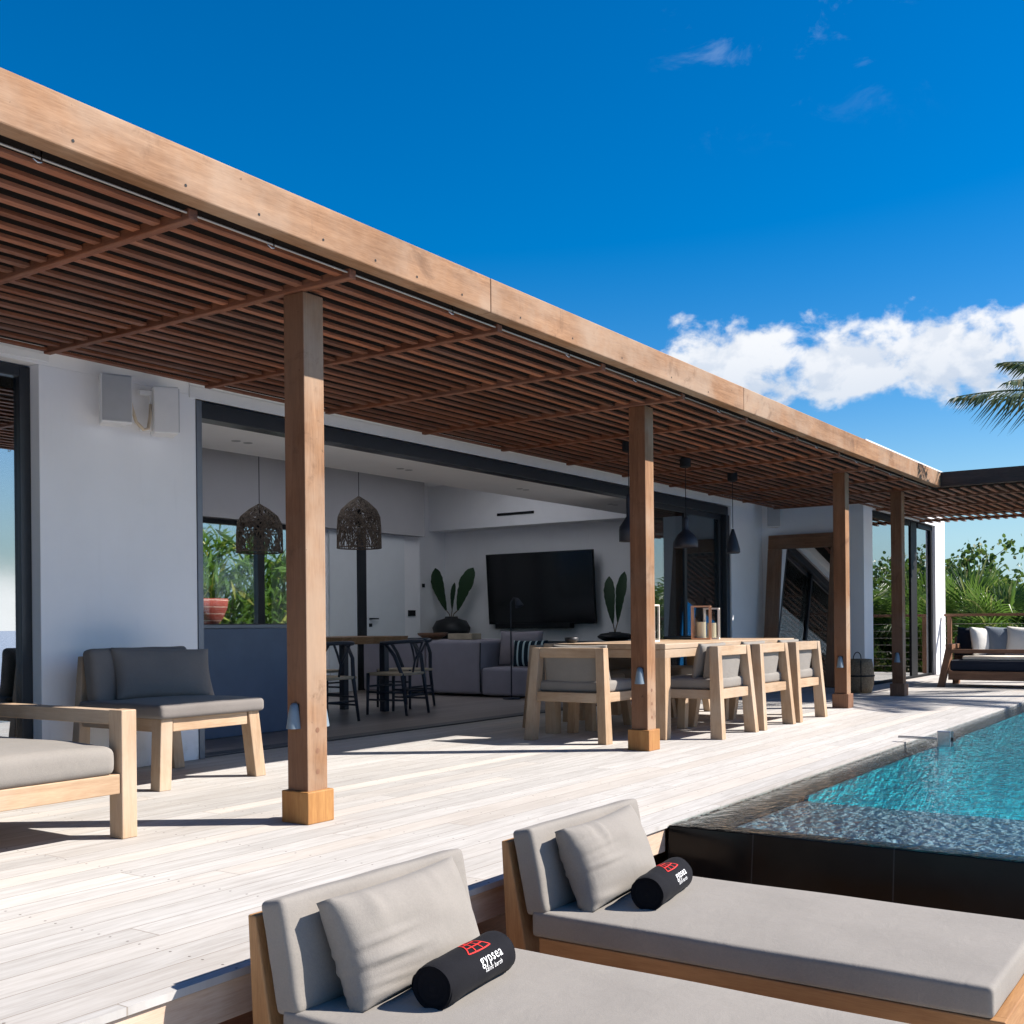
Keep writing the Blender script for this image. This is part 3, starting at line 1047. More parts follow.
YB = 3.40
BZ0, BZ1 = 2.594, 2.777
for xa, xb_ in ((-1.5, 4.772), (4.776, 8.160), (8.164, 14.34)):
    pgb(MB(), xa, xb_, YB, YB + 0.09, BZ0, BZ1).build('beam', 'bleached_wood_X', pg, bevel=0.006)
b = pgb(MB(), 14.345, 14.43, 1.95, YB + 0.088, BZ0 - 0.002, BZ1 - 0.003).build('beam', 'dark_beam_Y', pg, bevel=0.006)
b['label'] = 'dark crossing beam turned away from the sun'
# screw heads on the long beam
for xx in (2.30, 2.78, 3.15, 3.52, 3.86, 4.16, 4.52, 5.05, 5.6, 6.2, 6.9, 7.5):
    mb = MB()
    for k in range(1):
        mb.lathe([(0.0, 0.0), (0.006, 0.0)], 10)
        a = len(mb.v) - 20
        for i in range(a, len(mb.v)):
            x_, y_, z_ = mb.v[i]
            mb.v[i] = (xx + x_, YB - 0.0015 - PO.y, 2.628 + y_ + z_)
    mb.build('screw_head', 'black_matte', pg)
RAFT = [0.58, 1.73, 2.87, 3.785, 4.965, 6.11, 7.265, 8.42, 9.57, 10.73, 11.88, 12.98, 14.08, 15.2, 16.4, 17.6, 18.8]
for xx in RAFT:
    y1 = 5.902 if xx < 15.8 else 4.80
    y0 = YB + 0.093 if xx < 14.3 else 1.97
    pgb(MB(), xx, xx + 0.045, y0, y1, 2.548, 2.592).build('rafter', 'slat_wood_Y', pg, bevel=0.004)
# slats, one panel per bay, each board separate inside its panel
SP = 0.129
ys = [YB + 0.155 + SP * k for k in range(22) if YB + 0.155 + SP * k < 5.89]
bays = [(-1.5, RAFT[0])] + [(RAFT[i], RAFT[i + 1]) for i in range(len(RAFT) - 1)] + [(RAFT[-1], 19.3)]
rs = random.Random(3)
for (xa, xb_) in bays:
    mb = MB()
    lim = 5.89 if xa < 15.0 else 4.80
    for yy in ys:
        if yy > lim:
            continue
        dz = rs.uniform(-0.003, 0.003)
        pgb(mb, xa + 0.003, xb_ - 0.003 + (rs.uniform(-0.02, 0.03) if xb_ > 19 else 0), yy - 0.022, yy + 0.022, 2.564 + dz, 2.579 + dz)
    if xa > 14.0:
        yy = YB + 0.155 - SP
        while yy > 1.98:
            dz = rs.uniform(-0.003, 0.003)
            pgb(mb, max(xa + 0.003, 14.42), xb_ - 0.003 + (rs.uniform(-0.02, 0.03) if xb_ > 19 else 0), yy - 0.022, yy + 0.022, 2.564 + dz, 2.579 + dz)
            yy -= SP
    mb.build('slat_panel', 'slat_wood_X', pg)
pgb(MB(), -1.5, 15.86, YB + 0.093, 6.15, 2.66, 2.698).build('rain_cover', 'roof_felt', pg)
pgb(MB(), 15.87, 19.28, YB + 0.093, 4.80, 2.66, 2.69).build('rain_cover', 'roof_felt', pg)
pgb(MB(), 14.45, 19.28, 2.0, YB + 0.09, 2.66, 2.69).build('rain_cover', 'roof_felt', pg)
# shade wire and hooks behind the beam
mb = MB().tube([(-1.5, YB + 0.107 - PO.y, 2.575), (14.3, YB + 0.107 - PO.y, 2.575)], 0.005, 6)
mb.build('shade_wire', 'wire', pg, smooth=True)
for xx in (2.22, 3.30, 4.55, 5.7, 6.55, 7.9, 9.0, 10.1, 11.3, 12.5):
    mb = MB()
    yy = YB + 0.107 - PO.y
    mb.tube([(xx, yy, 2.59), (xx, yy, 2.565), (xx + 0.008, yy - 0.012, 2.553), (xx + 0.02, yy - 0.015, 2.555), (xx + 0.026, yy - 0.006, 2.567), (xx + 0.03, yy, 2.60)], 0.0035, 6)
    mb.build('hook', 'steel', pg, smooth=True)
POSTX = (3.785, 7.268, 11.88, 14.075)
for i, xx in enumerate(POSTX):
    cx_, cy_ = xx + 0.089, 3.79 + 0.089
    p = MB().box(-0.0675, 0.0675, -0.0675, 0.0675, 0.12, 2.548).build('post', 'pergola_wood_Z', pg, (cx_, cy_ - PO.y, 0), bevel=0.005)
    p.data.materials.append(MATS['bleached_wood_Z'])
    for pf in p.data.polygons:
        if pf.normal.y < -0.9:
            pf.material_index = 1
    MB().box(-0.089, 0.089, -0.089, 0.089, 0.0, 0.155).build('post_base', 'base_block_wood' if i < 2 else 'brown_wood_Z', p, bevel=0.005)
    if i < 2:
        for zz in (0.245, 0.345, 0.445)[:: 1]:
            mb = MB()
            mb.lathe([(0.0, 0.0), (0.011, 0.0), (0.013, 0.003)], 16)
            mb.v = [(x_ + 0.0, -0.0685 - z_ * 0 - 0.0005 * 0, y_ + zz) for (x_, y_, z_) in mb.v]
            mb.build('bolt_plug', 'brown_wood_Z', p)


p = MB().box(-0.0675, 0.0675, -0.0675, 0.0675, 0.12, 2.545).build('post', 'pergola_wood_Z', pg, (18.7, 2.06 - PO.y, 0), bevel=0.005)
MB().box(-0.089, 0.089, -0.089, 0.089, 0.0, 0.155).build('post_base', 'brown_wood_Z', p, bevel=0.005)


# ------------------------------------------------------------------ small lamps on the posts
def post_lamp(label, loc, rz):
    """conical downlight on a post face; local -y points out of the face"""
    t = thing('wall_lamp', label, 'wall lamp', loc, rz, 'post lamps')
    n = 16
    vs, fs = [], []
    prof = [(0.010, 0.062), (0.020, 0.052), (0.027, 0.02), (0.034, -0.03), (0.038, -0.06)]
    for (r, z) in prof:
        for k in range(n + 1):
            a = math.pi + math.pi * k / n
            vs.append((r * math.cos(a), -0.004 + r * 1.25 * math.sin(a), z))
    for i in range(len(prof) - 1):
        for k in range(n):
            a = i * (n + 1) + k
            fs.append((a, a + 1, a + n + 2, a + n + 1))
    fs.append(tuple(range(n, -1, -1)))
    MB().add(vs, fs).build('lamp_shade', 'lamp_grey', t, smooth=True)
    MB().box(-0.028, 0.028, -0.004, 0.0, -0.055, 0.06).build('back_plate', 'black_matte', t, bevel=0.002)
    return t


L_ = R(-90)    # local -y -> world -x
RGT = R(90)    # local -y -> world +x
cy0 = 3.879
post_lamp('slate grey cone lamp on the shaded side of the nearest post', (POSTX[0] + 0.0215, cy0 + 0.01, 0.515), L_)
post_lamp('grey cone lamp peeping past the sunlit edge of the nearest post', (POSTX[0] + 0.157, cy0 - 0.02, 0.515), RGT)
post_lamp('pale grey cone lamp on the second post beside the dining chairs', (POSTX[1] + 0.0215, cy0 - 0.01, 0.555), L_)
post_lamp('grey cone lamp on the third post, in front of the leaning mirror', (POSTX[2] + 0.0215, cy0 + 0.0, 0.50), L_)
post_lamp('grey cone lamp on the farthest post near the reflecting glass', (POSTX[3] + 0.0215, cy0 + 0.0, 0.48), L_)
post_lamp('grey cone lamp on the far side of the second post, half behind it', (POSTX[1] + 0.157, cy0 - 0.01, 0.555), RGT)


# ------------------------------------------------------------------ wall speakers
def speaker(label, loc, rz, tiltgroup='outdoor speakers'):
    """box speaker on a bracket; local -y is the front"""
    t = thing('speaker', label, 'speaker', loc, rz, tiltgroup)
    MB().hexa([(-0.10, -0.09, 0), (0.10, -0.09, 0), (0.075, 0.07, 0), (-0.075, 0.07, 0), (-0.10, -0.09, 0.315), (0.10, -0.09, 0.315), (0.075, 0.07, 0.315), (-0.075, 0.07, 0.315)]).build('cabinet', 'speaker_white', t, bevel=0.008)
    MB().box(-0.092, 0.092, -0.096, -0.089, 0.01, 0.305).build('grille', 'speaker_grille', t, bevel=0.003)
    MB().box(-0.02, 0.02, 0.07, 0.15, 0.02, 0.05).box(-0.02, 0.02, 0.07, 0.15, 0.26, 0.29).box(-0.02, 0.02, 0.07, 0.085, 0.05, 0.26).build('bracket', 'speaker_white', t, bevel=0.002)
    return t


s1 = speaker('white speaker on the left wall, its grey grille facing the camera', (4.475, 6.205, 2.265), R(-22))
s2 = speaker('white speaker next to the wide doorway, turned to show its side', (4.86, 6.205, 2.25), R(62))
mb = MB()
mb.tube([(4.56, 6.26, 2.54), (4.585, 6.20, 2.50), (4.59, 6.17, 2.39), (4.615, 6.16, 2.30), (4.665, 6.15, 2.255), (4.71, 6.16, 2.27), (4.74, 6.18, 2.35), (4.76, 6.20, 2.44)], 0.011, 8)
tag(mb.build('cable', 'beige_cable', smooth=True), 'beige cable looping between the two speakers on the left wall', 'cable')
speaker('white speaker high in the far wall corner beside the mirror', (15.70, 6.10, 2.33), R(-62))


# ------------------------------------------------------------------ outdoor pendants
def pendant(label, prof, loc, ztop, width_mat='blued_black'):
    t = thing('pendant_lamp', label, 'pendant lamp', loc, 0, 'outdoor pendant lamps')
    MB().lathe([(0.0, 0.0), (0.05, 0.0), (0.055, -0.01), (0.055, -0.09), (0.03, -0.10), (0.0, -0.10)], 20).build('canopy', 'black_matte', t, smooth=False)
    MB().tube([(0, 0, -0.09), (0, 0, ztop + 0.01)], 0.004, 6).build('cord', 'black_matte', t)
    MB().lathe([(r, ztop + z) for r, z in prof], 28).build('lamp_shade', width_mat, t, smooth=True)
    return t


dome = [(0.0, 0.03), (0.018, 0.03), (0.03, 0.01), (0.032, -0.02), (0.026, -0.04), (0.026, -0.09), (0.045, -0.11), (0.085, -0.145), (0.112, -0.19), (0.118, -0.23), (0.118, -0.268), (0.11, -0.268), (0.10, -0.20), (0.03, -0.12)]
cone = [(0.0, 0.0), (0.012, 0.0), (0.028, -0.05), (0.052, -0.13), (0.075, -0.22), (0.077, -0.255), (0.068, -0.268), (0.06, -0.22), (0.02, -0.1)]
bott = [(0.0, 0.02), (0.018, 0.02), (0.024, -0.02), (0.024, -0.18), (0.05, -0.22), (0.085, -0.27), (0.09, -0.30), (0.09, -0.405), (0.08, -0.405), (0.075, -0.3)]
pendant('dark bottle-necked pendant lamp half hidden by the second post', bott, (8.80, 4.77, 2.575), 2.08 - 2.575)
pendant('dark bell-shaped pendant lamp over the dining table', dome, (10.03, 4.80, 2.575), 1.955 - 2.575)
pendant('dark slim teardrop pendant lamp in front of the white wall', cone, (11.35, 4.87, 2.575), 1.96 - 2.575)


# ------------------------------------------------------------------ dining table and chairs
def dining_table(loc):
    t = thing('dining_table', 'long pale teak dining table with thick top and square legs', 'table', loc)
    L, W, H = 2.90, 1.16, 0.775
    MB().box(0, L, 0, W, H - 0.045, H).build('tabletop', 'teak_X', t, bevel=0.006)
    for ya in (0.004, W - 0.05):
        MB().box(0.004, L - 0.004, ya, ya + 0.046, H - 0.115, H - 0.047).build('side_apron', 'teak_X', t, bevel=0.004)
    for xa in (0.004, L - 0.05):
        MB().box(xa, xa + 0.046, 0.051, W - 0.051, H - 0.115, H - 0.047).build('end_apron', 'teak_Y', t, bevel=0.004)
    for x_ in (0.055, L - 0.055):
        for y_ in (0.055, W - 0.055):
            MB().leg(x_, y_, x_, y_, 0, H - 0.05, 0.10, 0.10).build('leg', 'teak_Z', t, bevel=0.005)
    return t


dining_table((8.02, 4.03, 0))


def make_chair(label):
    """teak armless chair; the back is towards local -y, front +y; origin under the seat centre"""
    t = thing('dining_chair', label, 'chair', (0, 0, 0), 0, 'dining chairs')
    bw, tw = 0.385, 0.335      # half widths at floor and at the top (outer)
    s = 0.075
    yb, yt = -0.36, -0.30
    for sg in (-1, 1):
        MB().leg(sg * (bw - s / 2), yb + s / 2, sg * (tw - s / 2), yt + s / 2 - 0.02, 0.0, 0.75, s, s + 0.03, s, s).build('leg', 'teak_Z', t, bevel=0.004)
        MB().leg(sg * (bw - s / 2), 0.33, sg * (bw - 0.045 - s / 2), 0.29, 0.0, 0.395, s, s).build('leg', 'teak_Z', t, bevel=0.004)
    MB().box(-tw + s, tw - s, yt - 0.018, yt + 0.055, 0.672, 0.75).build('top_rail', 'teak_X', t, bevel=0.004)
    MB().box(-0.29, 0.29, yb + 0.035, yb + 0.10, 0.318, 0.395).build('back_rail', 'teak_X', t, bevel=0.004)
    MB().box(-0.29, 0.29, 0.26, 0.325, 0.318, 0.393).build('front_rail', 'teak_X', t, bevel=0.004)
    for sg in (-1, 1):
        xa = sg * 0.30
        MB().box(xa - 0.03, xa + 0.03, yb + 0.102, 0.255, 0.32, 0.394).build('side_rail', 'teak_Y', t, bevel=0.004)
    MB().box(-0.27, 0.27, -0.25, 0.258, 0.36, 0.385).build('seat_board', 'teak_Y', t)
    soft_box(0.60, 0.60, 0.085, 0.028, 8, 8, 0.012, 0.002, 5).build('seat_cushion', 'taupe_fabric', t, (0, 0.025, 0.396), smooth=True)
    soft_box(0.52, 0.37, 0.10, 0.035, 8, 8, 0.02, 0.002, 6).build('back_cushion', 'taupe_fabric', t, (0, -0.155, 0.572), (R(98), 0, 0), smooth=True)
    pillow(0.50, 0.30, 0.12, 16, 4, 0.04, 0.004).build('pillow', 'taupe_fabric', t, (0, -0.06, 0.475), (R(12), 0, 0), smooth=True)
    return t


base = make_chair('teak dining chair at the near end of the table, back to the camera')
base.location = (7.86, 4.66, 0)
base.rotation_euler = (0, 0, R(-90))
ch_specs = [
    ('near-side teak dining chair beside the second post, cushions seen from the side', (8.655, 4.03, 0), 0),
    ('middle teak dining chair of the near side of the table', (9.52, 4.02, 0), 0),
    ('near-side teak dining chair farthest along, next to the third post', (10.40, 4.02, 0), 0),
    ('house-side teak dining chair nearest the head chair, only its legs showing', (8.75, 5.28, 0), 180),
    ('house-side teak dining chair across from the middle one, only its legs showing', (9.65, 5.28, 0), 180),
    ('house-side teak dining chair nearest the mirror, only its legs showing', (10.50, 5.28, 0), 180)]
for lab, loc, rz in ch_specs:
    c = copy_tree(base)
    c.location = loc
    c.rotation_euler = (0, 0, R(rz))
    c['label'] = lab


# lanterns on the table
def lantern(label, loc, rz, h, wd, mat, candle=True):
    t = thing('lantern', label, 'lantern', loc, rz, 'table lanterns')
    a, th = wd / 2, 0.014
    for sx in (-1, 1):
        for sy in (-1, 1):
            MB().box(sx * a - th / 2, sx * a + th / 2, sy * a - th / 2, sy * a + th / 2, 0.016, h - 0.014).build('frame_post', mat, t, bevel=0.001)
    for nm, z0, z1 in (('bottom_frame', 0.0, 0.016), ('top_frame', h - 0.014, h)):
        mb = MB()
        for sg in (-1, 1):
            mb.box(-a - th / 2, a + th / 2, sg * a - th / 2, sg * a + th / 2, z0, z1)
            mb.box(sg * a - th / 2, sg * a + th / 2, -a + th / 2, a - th / 2, z0, z1)
        if z0 == 0:
            mb.box(-a + th / 2, a - th / 2, -a + th / 2, a - th / 2, 0.004, 0.010)
        mb.build(nm, mat, t)
    mb = MB()
    mb.box(-a + 0.008, a - 0.008, -a - 0.001, -a + 0.001, 0.017, h - 0.015).box(-a + 0.008, a - 0.008, a - 0.001, a + 0.001, 0.017, h - 0.015)
    mb.build('glass', 'clear_glass', t)
    if candle:
        MB().lathe([(0, 0.010), (0.045, 0.010), (0.045, h * 0.52), (0.03, h * 0.50), (0, h * 0.49)], 20).build('candle', 'candle_wax', t, smooth=False)
    return t


lantern('copper-framed glass lantern with a thick candle on the dining table', (9.98, 4.62, 0.7755), R(20), 0.33, 0.17, 'copper')
lantern('pale-framed lantern just behind the copper lantern on the table', (10.22, 4.62, 0.7755), R(20), 0.31, 0.14, 'pale_lantern')
lantern('pale-framed lantern showing past the sunlit edge of the second post', (8.76, 4.56, 0.7755), R(10), 0.33, 0.14, 'pale_lantern')
tr = MB().box(-0.35, 0.35, -0.16, 0.16, 0.0, 0.012).box(-0.35, 0.35, -0.16, -0.148, 0.012, 0.03).box(-0.35, 0.35, 0.148, 0.16, 0.012, 0.03)
tag(tr.build('serving_tray', 'black_matte', None, (10.45, 4.95, 0.7755), (0, 0, R(3)), bevel=0.002), 'low dark serving tray on the far end of the dining table', 'tray')
bo = MB().lathe([(0.0, 0.0), (0.035, 0.0), (0.055, 0.02), (0.06, 0.05), (0.052, 0.05), (0.045, 0.022), (0.0, 0.012)], 20)
tag(bo.build('bowl', 'pot_black', None, (8.20, 5.02, 0.7755), smooth=True), 'little black bowl on the house-side corner of the dining table', 'bowl')


# ------------------------------------------------------------------ left foreground: sofa and slipper chair
sf = thing('outdoor_sofa', 'teak outdoor sofa with taupe seat cushion at the left edge', 'sofa', (2.2, 4.75, 0))
# local: x -1.1..0.97 ; y -0.5 front .. 0.5
XE = 0.975
for sx0 in (XE - 0.08, -1.05):
    MB().box(sx0, sx0 + 0.08, -0.495, -0.40, 0.0, 0.578).build('leg', 'teak_Z', sf, bevel=0.005)
    MB().box(sx0, sx0 + 0.08, 0.72, 0.80, 0.0, 0.578).build('leg', 'teak_Z', sf, bevel=0.005)
    MB().box(sx0 + 0.003, sx0 + 0.077, -0.398, 0.718, 0.510, 0.575).build('arm_rest', 'teak_Y', sf, bevel=0.005)
    MB().box(sx0 + 0.01, sx0 + 0.07, -0.398, 0.718, 0.205, 0.292).build('side_rail', 'teak_Y', sf, bevel=0.004)
MB().box(-0.968, XE - 0.082, -0.485, -0.425, 0.205, 0.293).build('front_rail', 'teak_X', sf, bevel=0.004)
MB().box(-0.968, XE - 0.082, 0.73, 0.79, 0.205, 0.575).build('back_panel', 'teak_X', sf, bevel=0.004)
MB().box(-0.968, XE - 0.082, -0.42, 0.72, 0.255, 0.285).build('seat_board', 'teak_X', sf)
soft_box(1.82, 1.14, 0.135, 0.05, 22, 12, 0.022, 0.003, 2).build('seat_cushion', 'taupe_fabric', sf, (-0.035, 0.08, 0.288), smooth=True)
soft_box(0.9, 0.38, 0.14, 0.05, 18, 8, 0.02, 0.003, 3).build('back_cushion', 'taupe_fabric', sf, (-0.5, 0.62, 0.64), (R(80), 0, 0), smooth=True)

sc_ = thing('slipper_chair', 'armless teak lounge chair with dark grey cushions against the white wall', 'chair', (4.51, 5.72, 0))
# local front is -y
hw, s = 0.41, 0.085
for sg in (-1, 1):
    MB().leg(sg * (hw - s / 2), -0.385, sg * (hw - 0.035 - s / 2), -0.36, 0, 0.415, s, s).build('leg', 'teak_Z', sc_, bevel=0.005)
    MB().leg(sg * (hw - s / 2), 0.40, sg * (hw - 0.06 - s / 2), 0.42, 0, 0.77, s, s, s * 0.8, s * 0.55).build('leg', 'teak_Z', sc_, bevel=0.005)
    xa = sg * (hw - 0.035 - s / 2)
    MB().box(xa - 0.03, xa + 0.03, -0.315, 0.37, 0.335, 0.412).build('side_rail', 'teak_Y', sc_, bevel=0.004)
MB().box(-hw + 0.125, hw - 0.125, -0.395, -0.335, 0.335, 0.413).build('front_rail', 'teak_X', sc_, bevel=0.004)
MB().box(-hw + 0.125, hw - 0.125, 0.385, 0.44, 0.335, 0.413).build('back_rail', 'teak_X', sc_, bevel=0.004)
MB().box(-hw + 0.10, hw - 0.10, 0.405, 0.44, 0.66, 0.755).build('top_rail', 'teak_X', sc_, bevel=0.004)
MB().box(-0.30, 0.30, -0.33, 0.38, 0.385, 0.408).build('seat_board', 'teak_Y', sc_)
soft_box(0.80, 0.80, 0.082, 0.03, 12, 12, 0.010, 0.002, 8).build('seat_cushion', 'grey_cushion', sc_, (0.0, -0.035, 0.414), smooth=True)
soft_box(0.74, 0.37, 0.11, 0.04, 12, 8, 0.015, 0.003, 9).build('back_cushion', 'grey_cushion', sc_, (0.0, 0.345, 0.625), (R(81), 0, 0), smooth=True)
pi = pillow(0.70, 0.33, 0.15, 26, 12, 0.05, 0.004)
tag(pi.build('pillow', 'grey_cushion', None, (4.60, 5.85, 0.492), (R(-16), R(2), R(-6)), smooth=True), 'long dark grey pillow leaning on the slipper chair back', 'pillow')


# ------------------------------------------------------------------ daybeds
def make_daybed(label):
    """local x 0..0.79 across, y 0 at the head, negative towards the foot; z is height above the deck level"""
    t = thing('daybed', label, 'daybed', (0, 0, -0.46), 0, 'poolside daybeds')
    Z = 0.46
    W, Ln = 0.79, 1.50
    # headboard: tapering plank panel leaning back
    MB().hexa([(0, -0.005, 0.02), (0, -0.125, 0.02), (W, -0.125, 0.02), (W, -0.005, 0.02),
               (0, 0.026, Z + 0.182), (0, -0.002, Z + 0.182), (W, -0.002, Z + 0.182), (W, 0.026, Z + 0.182)]).build('headboard', 'oiled_teak_Z', t, bevel=0.005)
    MB().box(0.0, 0.04, -Ln - 0.13, -0.130, Z - 0.29, Z - 0.137).build('side_rail', 'oiled_teak_Y', t, bevel=0.004)
    MB().box(W - 0.04, W, -Ln - 0.13, -0.130, Z - 0.29, Z - 0.137).build('side_rail', 'oiled_teak_Y', t, bevel=0.004)
    MB().box(0.042, W - 0.042, -Ln - 0.128, -Ln - 0.09, Z - 0.29, Z - 0.139).build('foot_rail', 'oiled_teak_X', t, bevel=0.004)
    MB().box(0.042, W - 0.042, -Ln - 0.085, -0.13, Z - 0.17, Z - 0.15).build('slat_base', 'oiled_teak_X', t)
    for x_ in (0.06, W - 0.06):
        MB().box(x_ - 0.045, x_ + 0.045, -Ln - 0.09, -Ln, 0.0, Z - 0.292).build('leg', 'oiled_teak_Z', t, bevel=0.004)
        MB().box(x_ - 0.045, x_ + 0.045, -0.12, -0.03, 0.0, 0.019).build('leg', 'oiled_teak_Z', t, bevel=0.003)
    soft_box(W + 0.005, Ln, 0.088, 0.018, 16, 26, 0.006, 0.0012, 21).build('mattress', 'taupe_fabric', t, (W / 2, -0.10 - Ln / 2, Z - 0.137), smooth=True)
    soft_box(W - 0.002, 0.30, 0.085, 0.02, 14, 8, 0.008, 0.0015, 22).build('head_cushion', 'taupe_fabric', t, (W / 2, -0.046, Z + 0.075), (R(78), 0, 0), smooth=True)
    return t


bed1 = make_daybed('nearest grey daybed at the bottom edge of the picture')
bed1.location = (2.03, 2.235, -0.46)
bed2 = copy_tree(bed1)
bed2.location = (3.205, 2.235, -0.46)
bed2['label'] = 'second grey daybed, set in front of the black pool wall'

pl = pillow(0.60, 0.30, 0.18, 40, 31, 0.05, 0.013, 0.022)
p1 = pl.build('pillow', 'taupe_fabric', None, (2.42, 1.98, -0.052), (R(-22), R(0), R(5)), smooth=True)
tag(p1, 'light grey pillow leaning on the nearest daybed headboard', 'pillow', 'daybed pillows')
pl = pillow(0.58, 0.30, 0.18, 40, 44, 0.06, 0.013, 0.02)
p2 = pl.build('pillow', 'taupe_fabric', None, (3.58, 1.98, -0.052), (R(-22), R(0), R(5)), smooth=True)
tag(p2, 'light grey pillow leaning on the pool-side daybed headboard', 'pillow', 'daybed pillows')


# rolled towels with printing
def text_mesh(body, size, bold=0.0):
    cu = bpy.data.curves.new('lettering', 'FONT')
    cu.body = body
    cu.size = size
    cu.align_x = 'CENTER'
    cu.resolution_u = 4
    cu.space_character = 1.14
    cu.offset = bold
    o = bpy.data.objects.new('lettering', cu)
    COL.objects.link(o)
    dg = bpy.context.evaluated_depsgraph_get()
    me = bpy.data.meshes.new_from_object(o.evaluated_get(dg))
    bpy.data.objects.remove(o)
    bm = bmesh.new()
    bm.from_mesh(me)
    bmesh.ops.subdivide_edges(bm, edges=bm.edges[:], cuts=1)
    bmesh.ops.triangulate(bm, faces=bm.faces[:])
    vs = [tuple(v.co) for v in bm.verts]
    fs = [tuple(v.index for v in f.verts) for f in bm.faces]
    bm.free()
    bpy.data.meshes.remove(me)
    return vs, fs


def wrap(vs, r, ang0, xoff, rad):
    """lay flat lettering round a roll whose axis is local x; ang0 is the angle of the baseline, 0 = facing -y, 90 = up"""
    out = []
    for (x, y, z) in vs:
        a = ang0 + y / r
        q = rad(a % 6.283185, x + xoff) * 1.0 + 0.0014
        out.append((x + xoff, -q * math.cos(a), q * math.sin(a)))
    return out


def logo_strokes(w, h, lw):
    """outline of a curved sail-like net: a narrow top edge, flaring sides, cross lines"""
    segs = []

    def side(k, s):           # s 0 bottom .. 1 top ; k -1..1
        half = w * 0.5 * (0.42 + 0.58 * (1 - s) ** 1.7)
        return (k * half, h * s)
    N = 8
    for k in (-1, -0.36, 0.30, 1):
        for i in range(N):
            segs.append((side(k, i / N), side(k, (i + 1) / N)))
    for s in (0.0, 0.36, 0.72, 1.0):
        for i in range(N):
            k0, k1 = -1 + 2 * i / N, -1 + 2 * (i + 1) / N
            dip = lambda k: -0.06 * h * (1 - k * k) * (1 - s)
            a, b2 = side(k0, s), side(k1, s)
            segs.append(((a[0], a[1] + dip(k0)), (b2[0], b2[1] + dip(k1))))
    segs.append((side(-0.36, 0.36), side(0.0, 1.0)))
    segs.append((side(0.0, 1.0), side(0.30, 0.36)))
    vs, fs = [], []
    for (a, b2) in segs:
        d = Vector((b2[0] - a[0], b2[1] - a[1]))
        if d.length < 1e-6:
            continue
        n = Vector((-d.y, d.x)).normalized() * lw / 2
        i = len(vs)
        vs += [(a[0] + n.x, a[1] + n.y, 0), (a[0] - n.x, a[1] - n.y, 0), (b2[0] - n.x, b2[1] - n.y, 0), (b2[0] + n.x, b2[1] + n.y, 0)]
        fs.append((i, i + 1, i + 2, i + 3))
    return vs, fs


def towel(label, loc, rz, Ln=0.36, r=0.062, seed=0):
    t = thing('rolled_towel', label, 'towel', loc, rz, 'rolled towels')
    rnd = random.Random(seed)
    n, m = 40, 18
    vs, fs = [], []

    def rad(a, x):
        flat = 1 - 0.10 * max(0, math.sin(a - math.pi)) ** 2
        wob = 0.018 * math.sin(3 * a + 9 * x + seed) + 0.012 * math.sin(5 * a - 23 * x + 2 * seed) + 0.010 * math.sin(40 * x + seed)
        fold = -0.05 * math.exp(-((a - 2.45) / 0.10) ** 2)
        return r * flat * (1 + wob + fold)
    for i in range(m + 1):
        x = -Ln / 2 + Ln * i / m
        hem = 1.0 + (0.018 if (i in (2, 3)) else 0.0)
        for k in range(n):
            a = 2 * math.pi * k / n
            q = rad(a, x) * hem * (1 - 0.05 * (i in (0, m)))
            vs.append((x, -q * math.cos(a), q * math.sin(a)))
    for i in range(m):
        for k in range(n):
            fs.append((i * n + k, i * n + (k + 1) % n, (i + 1) * n + (k + 1) % n, (i + 1) * n + k))
    MB().add(vs, fs).build('towel_body', 'towel_black', t, smooth=True)
    # rolled ends: a spiral of folded cloth set a little inside
    for ex, sg in ((-Ln / 2, -1), (Ln / 2, 1)):
        mb = MB()
        mb.lathe([(r * 0.97, 0.0), (r * 0.90, 0.006), (r * 0.80, -0.006), (r * 0.66, 0.004), (r * 0.52, -0.006), (r * 0.38, 0.003), (r * 0.24, -0.006), (r * 0.1, 0.002), (0.0, 0.0)], 36)
        mb.v = [(ex + sg * (z - 0.006), -x, y) for (x, y, z) in mb.v]
        mb.build('rolled_end', 'towel_black', t, smooth=True)
    R2 = r * 1.01
    v, f = text_mesh('gypsea', 0.040, 0.0)
    MB().add(wrap(v, R2, R(20), 0.045, rad), f).build('lettering', 'white_print', t, recalc=False)
    v, f = text_mesh('saint barth', 0.0195, 0.0)
    MB().add(wrap(v, R2, R(2), 0.045, rad), f).build('lettering', 'white_print', t, recalc=False)
    v, f = logo_strokes(0.12, 0.055, 0.0038)
    MB().add(wrap(v, R2, R(60), 0.022, rad), f).build('emblem', 'red_print', t, recalc=False)
    return t


towel('black rolled towel with red emblem on the nearest daybed', (2.415, 1.825, 0.008), R(7), seed=1)
towel('black rolled towel with red emblem on the pool-side daybed', (3.595, 1.825, 0.008), R(9), seed=2)


# ------------------------------------------------------------------ mirror and basket
mi = thing('leaning_mirror', 'tall mirror in a thick brown wooden frame leaning on the far white wall', 'mirror', (15.50, 5.635, 0), 0)
lean = Matrix.Rotation(R(8.5), 4, 'Y')
mw, mh, fw = 0.575, 2.24, 0.205


def mpart(name, mat, y0, y1, z0, z1, x0=-0.045, x1=0.03, bevel=0.006):
    o = MB().box(x0, x1, y0, y1, z0, z1).build(name, mat, mi, bevel=bevel)
    o.rotation_euler = (0, R(8.5), 0)
    return o


